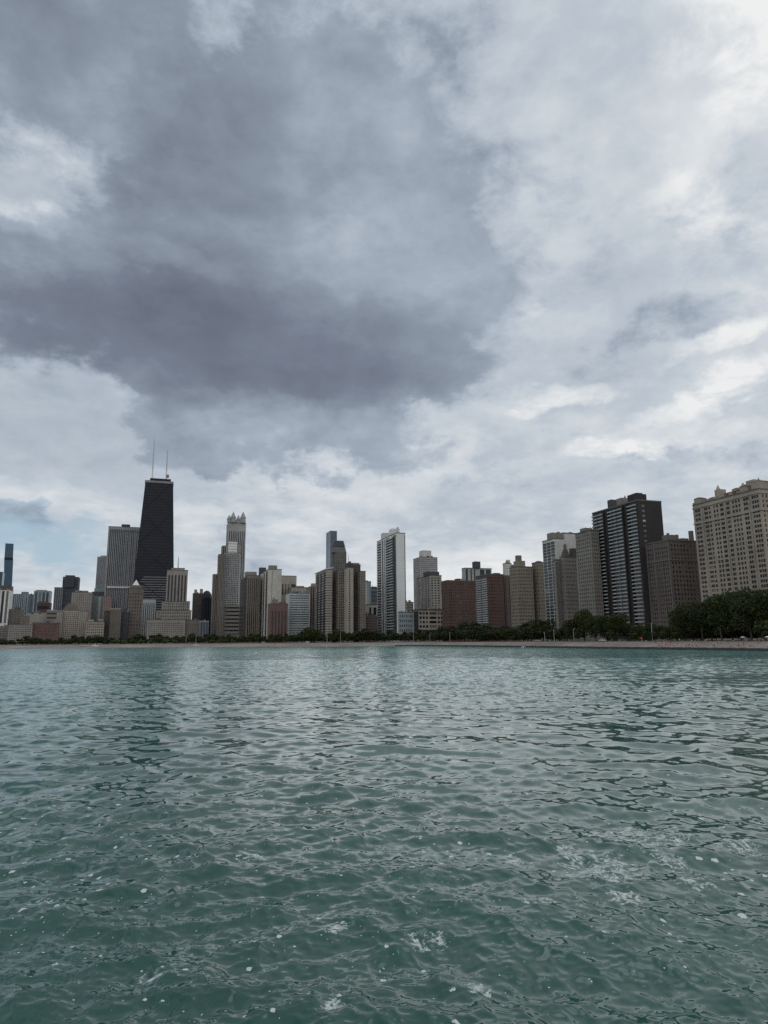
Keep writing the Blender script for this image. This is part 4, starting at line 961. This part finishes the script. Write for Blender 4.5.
# the longest of those labels are trimmed to the rule's sixteen words
for _, o in PEOPLE + TREES:
    w_ = o['label'].replace(' top and ', ' and ').replace('the tall ', 'the ').replace('the wide ', 'the ').replace('the long ', 'the ')
    o['label'] = w_ if len(w_.split()) <= 16 else w_.replace('person ', 'person ').replace(' shorts', '').replace(' before the ', ' before ').replace(' of the ', ' ').replace(' at far end', '').replace(' at the far end', '').replace('apartment ', '').replace('small ', '')
for _, o in PEOPLE: del o['desc']

# beach towels and parasols where the crowd sits
def towel(px, off, c, lab):
    p = spot(px, off); b = MB(); 
    for i in range(6): b.box(-.9 + i * .3, -.6 + i * .3 + .004 * (i % 2), -.45, .45, .05 + .015 * (i % 2), .075 + .015 * (i % 2))
    o = b.build('beach_towel', CLOTH[c], None, p, random.uniform(0, 3)); o['label'] = lab; o['category'] = 'towel'; o['group'] = 'beach towels'
cnt = {}
TOW = [(656.5, 12, 'red'), (659, 17, 'pink'), (663, 10, 'red'), (666, 24, 'red'), (669.5, 13, 'orange'), (674, 22, 'red'), (686, 14, 'pink'), (698, 12, 'red'), (709, 18, 'white'), (722, 10, 'red'), (731, 15, 'red'), (736, 20, 'pink'), (744, 12, 'red'), (752, 16, 'orange')]
for i, (px, off, c) in enumerate(TOW):
    towel(px, off, c, '%s beach towel on the pale shore, %s from left of the fourteen towels' % (c, ORD[i + 1]))
def parasol(px, off, mat, lab):
    p = spot(px, off); t_ = thing('beach_umbrella', lab, 'umbrella', p, random.uniform(0, 1), 'beach umbrellas')
    b = MB(); b.cone(0, 0, 0, 2.2, .03, .025, 6); b.build('pole', M['pole'], t_)
    b = MB(); b.cone(0, 0, 1.85, 2.12, 1.25, .65, 10); b.cone(0, 0, 2.125, 2.3, .65, .04, 10); b.build('canopy', mat, t_)
parasol(743.3, 49, CLOTH['white'], 'white beach umbrella under the trees before the huge cream apartment house')
parasol(768, 47, CLOTH['white'], 'white beach umbrella at the very edge of the photo by the green bush')
parasol(641.5, 49, CLOTH['red'], 'small red beach umbrella on the shore before the black balcony tower')

# ------------------------------------------------------------------ cars on the shore road
def make_car(name, label, paint, van=False):
    t_ = thing(name, label, 'van' if van else 'car', (0, 0, 0))
    b = MB(); hh = 1.15 if van else .85
    prof = [(-2.3, .35), (2.3, .35), (2.32, hh * .8), (1.5, hh), (-2.1, hh), (-2.3, hh * .85)]
    def ext(pr, y0, y1, inset=0):
        n = len(pr); i = len(b.v); b.v += [(x, y0, z) for x, z in pr] + [(x, y1, z) for x, z in pr]
        b.f.append(tuple(range(i, i + n))); b.f.append(tuple(range(i + 2 * n - 1, i + n - 1, -1)))
        for k in range(n): j = (k + 1) % n; b.f.append((i + j, i + k, i + n + k, i + n + j))
    ext(prof, -.88, .88); b.build('body', paint, t_)
    b = MB(); top = 2.05 if van else 1.45; back = -2.05 if van else -1.7
    b.hexa([(back, -.82, hh + .01), (1.35, -.82, hh + .01), (1.35, .82, hh + .01), (back, .82, hh + .01)], [(back + .3, -.7, top), (.5, -.7, top), (.5, .7, top), (back + .3, .7, top)])
    cb = b.build('cabin', M['glass'], t_)
    b = MB(); b.box(back + .32, .48, -.69, .69, top + .005, top + .07); b.build('roof', paint, cb)
    for x in (-1.4, 1.4):
        for y in (-.80, .80):
            b = MB(); b.tube((x, y - .11, .33), (x, y + .11, .33), .33, .33, 14); w_ = b.build('wheel', M['dark_metal'], t_)
            b = MB(); b.tube((x, y - .12, .33), (x, y + .12, .33), .18, .18, 10); b.build('rim', M['pole'], w_)
    for y in (-.6, .6): b = MB(); b.box(2.325, 2.36, y - .16, y + .16, .62, .76); b.build('headlight', M['white'], t_)
    return t_
PAINT = {n: plain('paint_' + n, c, .3, .03) for n, c in (('white', (.75, .75, .75)), ('silver', (.4, .41, .42)), ('dark', (.05, .05, .06)), ('beige', (.5, .47, .4)))}
for px, paint, van, off, lab in [(662.4, 'white', True, 61, 'white van parked under the trees before the dark brown apartment house'), (659.0, 'silver', False, 57, 'silver car parked just below the white van by the lamp post'),
                                 (307.5, 'white', True, 60, 'white van under dark trees between the banded slab and the balcony tower'), (603, 'white', False, 58, 'white car on the shore road at the edge of the black tower'),
                                 (622, 'dark', False, 58, 'dark car on the shore road below the black balcony tower'), (538, 'beige', False, 58, 'beige car on the shore road before the tan stepped house'),
                                 (400, 'silver', False, 60, 'silver car on the shore road beside the white balcony tower')]:
    c = make_car('parked_van' if van else 'parked_car', lab, PAINT[paint], van); p = spot(px, off); c.location = (p.x, p.y, 3.93 if off >= 56 else p.z)
    c.rotation_euler = (0, 0, -math.atan2(p.x, p.y) + random.uniform(-.15, .15))

# ------------------------------------------------------------------ poles, lamps, small boat
def lamp(px, ytop, off, lab):
    p = spot(px, off); h = zat(px, ytop, math.hypot(p.x, p.y)) - p.z
    t_ = thing('lamp_post', lab, 'lamp post', p, random.uniform(0, 3), 'lamp posts along the shore')
    b = MB(); b.cone(0, 0, 0, h, .17, .11, 8); b.build('pole', M['pole'], t_)
    b = MB(); b.tube((0, 0, h - .2), (1.4, 0, h + .1), .09, .07, 6); a_ = b.build('arm', M['pole'], t_)
    b = MB(); b.box(1.1, 1.9, -.18, .18, h + .03, h + .2); b.build('lamp_head', M['dark_metal'], a_)
for px, yt, off, lab in [(652.8, 623, 52, 'tall pale lamp post between the black tower and the dark brown house'), (554.4, 629.5, 52, 'pale lamp post before the glass grid tower, taller of two'),
                         (545.0, 632, 52, 'short pale lamp post before the glass grid tower, nearer the tan house'), (430, 633, 54, 'pale lamp post before the black roofed cream block'),
                         (450, 632, 54, 'pale lamp post before the wide red brick slab'), (327, 629, 54, 'pale lamp post before the balcony tower with the tilted roof'),
                         (340.5, 633, 54, 'pale lamp post before the bulky brown slab'), (413.5, 632, 54, 'pale lamp post beside the low blue white bays'),
                         (186, 636, 54, 'thin pale lamp post by the taupe lakefront block'), (574, 629, 52, 'pale lamp post before the grey gothic apartment house')]:
    lamp(px, yt, off, lab)
def boat(px, off, lab, hull, mast=0.0, s=1.0):
    x, y = dirxy(px, 645); D = shore(math.atan2(x, y)) + off
    t_ = thing('sailing_boat' if mast else 'rowing_boat', lab, 'boat', (x * D, y * D, 0.0 if off < 0 else ground_z(off) + .1), random.uniform(-.5, .5)); b = MB()
    st = [(-2.4, .55, .05, .75), (-1.2, .85, -.1, .68), (0, .95, -.12, .66), (1.2, .8, -.1, .72), (2.2, .35, .05, .85), (2.7, .04, .3, .95)]
    for x_, w_, zb, zt in st: b.v += [(x_ * s, -w_ * s, zt * s), (x_ * s, -w_ * .6 * s, zb * s), (x_ * s, w_ * .6 * s, zb * s), (x_ * s, w_ * s, zt * s)]
    for i in range(5):
        for k in range(3): b.f.append((i * 4 + k, (i + 1) * 4 + k, (i + 1) * 4 + k + 1, i * 4 + k + 1))
        b.f.append((i * 4 + 3, (i + 1) * 4 + 3, (i + 1) * 4, i * 4))
    b.f += [(0, 1, 2, 3)]; b.build('hull', hull, t_)
    b = MB(); b.box(-.9 * s, .6 * s, -.5 * s, .5 * s, .75 * s, 1.15 * s); b.build('cabin', hull, t_)
    if mast:
        b = MB(); b.cone(0, 0, .7, mast, .14, .09, 6); b.build('mast', M['pole'], t_)
boat(523.2, -6, 'tiny white rowing boat at the waterline before the tan stepped house', PAINT['white'], 0, .7)
boat(195.8, 16, 'white sailing boat with a bare mast pulled up on the far sand', PAINT['white'], 13.5, 1.3)
boat(95, 14, 'long white boat lying on the far sand before the cream stepped block', PAINT['white'], 0, 1.7)
boat(84, 16, 'small white boat on the far sand before the cream hipped roof hotel', PAINT['beige'], 0, 1.5)

# ------------------------------------------------------------------ sky: daylight with a broken deck of cloud, arranged by azimuth and elevation
world = bpy.data.worlds.new('World'); SC.world = world; world.use_nodes = True
t = NT(world.node_tree); bg = t.n['Background']
SUN_AZ, SUN_EL = rad(32), rad(42)
sky = t.node('ShaderNodeTexSky', sky_type='NISHITA'); sky.sun_disc = False
sky.sun_elevation = SUN_EL; sky.sun_rotation = SUN_AZ; sky.altitude = 180
g = t.node('ShaderNodeTexCoord').outputs['Generated']
nv = t.node('ShaderNodeVectorMath', operation='NORMALIZE'); t.put(nv.inputs[0], g)
sx = t.node('ShaderNodeSeparateXYZ'); t.put(sx.inputs[0], nv.outputs[0])
dx, dy, dz = sx.outputs
az = t.math('ARCTAN2', dx, dy); el = t.math('ARCSINE', dz)
dzc = t.math('ADD', t.math('MAXIMUM', dz, 0.0), .16)
cv = t.node('ShaderNodeCombineXYZ'); t.put(cv.inputs[0], t.math('DIVIDE', dx, dzc)); t.put(cv.inputs[1], t.math('DIVIDE', dy, dzc)); cv.inputs[2].default_value = 3.7
P = cv.outputs[0]
n_big = t.noise(P, 1.1, 9, .56, .25)
mp = t.node('ShaderNodeMapping'); t.put(mp.inputs[0], P); mp.inputs['Location'].default_value = (7.3, 2.1, 0)
n_mid = t.noise(mp.outputs[0], 2.6, 8, .6, .35)
mp2 = t.node('ShaderNodeMapping'); t.put(mp2.inputs[0], nv.outputs[0]); mp2.inputs['Location'].default_value = (1.7, 9.2, 4.4); mp2.inputs['Scale'].default_value = (5, 5, 8)
n_w1 = t.noise(mp2.outputs[0], 1.0, 7, .62)
mp3 = t.node('ShaderNodeMapping'); t.put(mp3.inputs[0], nv.outputs[0]); mp3.inputs['Location'].default_value = (5.1, 3.3, 8.8); mp3.inputs['Scale'].default_value = (5, 5, 8)
n_w2 = t.noise(mp3.outputs[0], 1.0, 7, .62)
azw = t.math('ADD', az, t.math('MULTIPLY', t.math('SUBTRACT', n_w1, .5), .30))
elw = t.math('ADD', el, t.math('MULTIPLY', t.math('SUBTRACT', n_w2, .5), .22))
azh = t.math('ADD', az, t.math('MULTIPLY', t.math('SUBTRACT', n_w1, .5), .24))
elh = t.math('ADD', el, t.math('MULTIPLY', t.math('SUBTRACT', n_w2, .5), .13))
n_fine = t.noise(P, 6.5, 7, .62, .4)
def bump(px, py, rx, ry, soft=.55, tilt=0.0, warp=True):
    a0, e0 = azel(px, py); A, E = (azw, elw) if warp else (azh, elh)
    u = t.math('SUBTRACT', A, a0); v = t.math('SUBTRACT', E, e0)
    if tilt:
        c, s = math.cos(tilt), math.sin(tilt)
        u, v = t.math('ADD', t.math('MULTIPLY', u, c), t.math('MULTIPLY', v, s)), t.math('SUBTRACT', t.math('MULTIPLY', v, c), t.math('MULTIPLY', u, s))
    u = t.math('DIVIDE', u, rx / 700); v = t.math('DIVIDE', v, ry / 700)
    q = t.math('ADD', t.math('MULTIPLY', u, u), t.math('MULTIPLY', v, v))
    return t.smooth(q, 1 + soft, max(0, 1 - 1.6 * soft))
def total(lst, warp=True):
    s = None
    for a, *k in lst:
        q = t.math('MULTIPLY', bump(*k, warp=warp), a); s = q if s is None else t.math('ADD', s, q)
    return s
n_14 = t.noise(mp3.outputs[0], 3.1, 6, .6, .2)
dark = total([(.30, 190, 130, 230, 140, .9), (.42, 215, 335, 300, 92, .6), (.30, 300, 378, 200, 44, .5), (.22, 60, 30, 120, 70, .9), (.34, 455, 252, 60, 56, .7), (.33, 290, 440, 190, 32, .5),
              (.20, 330, 190, 150, 110, .9), (.16, 420, 130, 190, 190, .95), (.10, 640, 262, 170, 36, .9), (.10, 620, 352, 120, 30, .8), (.14, 705, 325, 90, 20, .8), (.12, 560, 475, 200, 18, .8), (.22, 22, 535, 44, 15, .5), (.10, 700, 470, 90, 16, .8)])
core = total([(.30, 210, 345, 230, 60, .9), (.16, 210, 190, 90, 120, .9), (.10, 30, 20, 70, 40, .9), (.10, 330, 385, 130, 22, .7)], False)
light = total([(.03, 640, 230, 300, 230, .95), (.13, 760, 100, 85, 200, .95), (.11, 705, 205, 60, 24, .95), (.14, 735, 30, 60, 50, .95), (.16, 712, 402, 80, 14, .95, .3), (.08, 750, 384, 50, 24, .95), (.10, 700, 440, 110, 12, .95), (.14, 724, 344, 40, 12, .95, .2), (.20, 550, 398, 64, 12, .95),
               (.22, 612, 455, 60, 9, .95), (.06, 515, 299, 16, 9, .95), (.04, 585, 195, 110, 50, .95), (.05, 172, 88, 18, 34, .95), (.07, 92, 110, 40, 34, .95), (.10, 40, 160, 60, 14, .95), (.13, 18, 212, 46, 12, .95),
               (.13, 178, 258, 40, 12, .95), (.05, 390, 130, 24, 18, .95), (.13, 300, 235, 120, 18, .95), (.03, 50, 460, 100, 40, .95), (.09, 430, 455, 50, 40, .8), (.12, 590, 560, 170, 20, .95), (.10, 60, 505, 140, 12, .95), (.10, 340, 590, 220, 20, .95)], False)
light = t.math('MULTIPLY', light, t.smooth(t.math('ADD', t.math('MULTIPLY', n_mid, .5), t.math('MULTIPLY', n_fine, .5)), .38, .60, .15, 1.6))
def dev(v, g): return t.math('MULTIPLY', t.math('SUBTRACT', v, .5), g)
def add(*v):
    s = v[0]
    for q in v[1:]: s = t.math('ADD', s, q)
    return s
haze_low = t.math('MULTIPLY', bump(40, 440, 150, 60, .95), .11)
Tb = add(.300, haze_low, t.math('MULTIPLY', light, -1.0), dev(n_big, .34), dev(n_mid, .30), dev(n_fine, .26), dev(n_w1, .24), dev(n_14, .24))
Tb = t.math('SUBTRACT', Tb, t.smooth(el, .34, .0, 0, .10))
Td = add(.525, core, t.math('MULTIPLY', light, -.7), dev(n_big, .34), dev(n_w1, .38), dev(n_mid, .18), dev(n_14, .30), dev(n_fine, .14))
mass = t.smooth(add(dark, dev(n_w1, .72), dev(n_14, .42), dev(n_fine, .16)), .04, .34)
rim = t.math('MULTIPLY', t.math('MULTIPLY', mass, t.math('SUBTRACT', 1.0, mass)), -.22)
T = add(t.math('MULTIPLY', Tb, t.math('SUBTRACT', 1.0, mass)), t.math('MULTIPLY', Td, mass), rim)
T = t.math('SUBTRACT', T, t.smooth(dy, .15, -.45, 0, .24))  # unseen sky behind the camera made brighter, added as fill on the facades
cloud = t.ramp(T, [(0.0, (.88, .89, .89)), (.12, (.73, .765, .79)), (.28, (.52, .58, .645)), (.45, (.395, .455, .535)), (.62, (.268, .318, .385)), (.80, (.188, .218, .278)), (1.0, (.142, .166, .216))])
# clear air in the gap over the far end of the bay
hole = t.math('MULTIPLY', t.math('MAXIMUM', bump(58, 552, 46, 20, .8), t.math('MULTIPLY', bump(44, 527, 44, 6, .8), .7)), t.smooth(n_mid, .62, .45, .35, 1))
skyc = t.mix(1.0, sky.outputs[0], (.30, .30, .32), 'MULTIPLY')
clear = t.mix(.15, (4.3, 6.0, 7.3), skyc)
# the veiled sun brightens the cloud above it
ga = t.math('DIVIDE', t.math('SUBTRACT', az, rad(33)), rad(24)); ge = t.math('DIVIDE', t.math('SUBTRACT', el, rad(64)), rad(16))
glow = t.smooth(t.math('ADD', t.math('MULTIPLY', ga, ga), t.math('MULTIPLY', ge, ge)), 1.8, 0, 10, 24)
gq = t.math('ADD', t.math('POWER', t.math('DIVIDE', t.math('SUBTRACT', az, rad(31)), rad(26)), 2.0), t.math('POWER', t.math('DIVIDE', t.math('SUBTRACT', el, rad(62)), rad(13)), 2.0))
glow = t.math('ADD', glow, t.smooth(gq, 1.6, 0, 0, 28))
gc = t.node('ShaderNodeCombineXYZ'); t.put(gc.inputs[0], glow); t.put(gc.inputs[1], glow); t.put(gc.inputs[2], glow)
c10 = t.mix(1.0, cloud, gc.outputs[0], 'MULTIPLY')
fin = t.mix(t.math('MULTIPLY', hole, .85), c10, clear)
fin = t.mix(.06, fin, skyc)
t.put(bg.inputs['Color'], fin); bg.inputs['Strength'].default_value = .1

sl = bpy.data.lights.new('sun', 'SUN'); sl.energy = 0.5; sl.angle = rad(100); sl.color = (1, .95, .88)
so = bpy.data.objects.new('sun', sl); COL.objects.link(so)
sd = Vector((math.sin(SUN_AZ) * math.cos(SUN_EL), math.cos(SUN_AZ) * math.cos(SUN_EL), math.sin(SUN_EL)))
so.rotation_euler = sd.to_track_quat('Z', 'Y').to_euler()

# ------------------------------------------------------------------ render settings
SC.render.engine = 'CYCLES'
SC.view_settings.view_transform = 'Standard'; SC.view_settings.look = 'None'; SC.view_settings.gamma = 1.0; SC.view_settings.exposure = 0.0
SC.view_settings.use_curve_mapping = False
SC.cycles.use_denoising = False
SC.cycles.max_bounces = 5; SC.cycles.diffuse_bounces = 2; SC.cycles.glossy_bounces = 3; SC.cycles.volume_bounces = 0; SC.cycles.transparent_max_bounces = 4
SC.cycles.caustics_reflective = False; SC.cycles.caustics_refractive = False
SC.cycles.sample_clamp_indirect = 4.0
SC.render.resolution_x = 768; SC.render.resolution_y = 1024
for o in (cam, so): o.hide_select = False
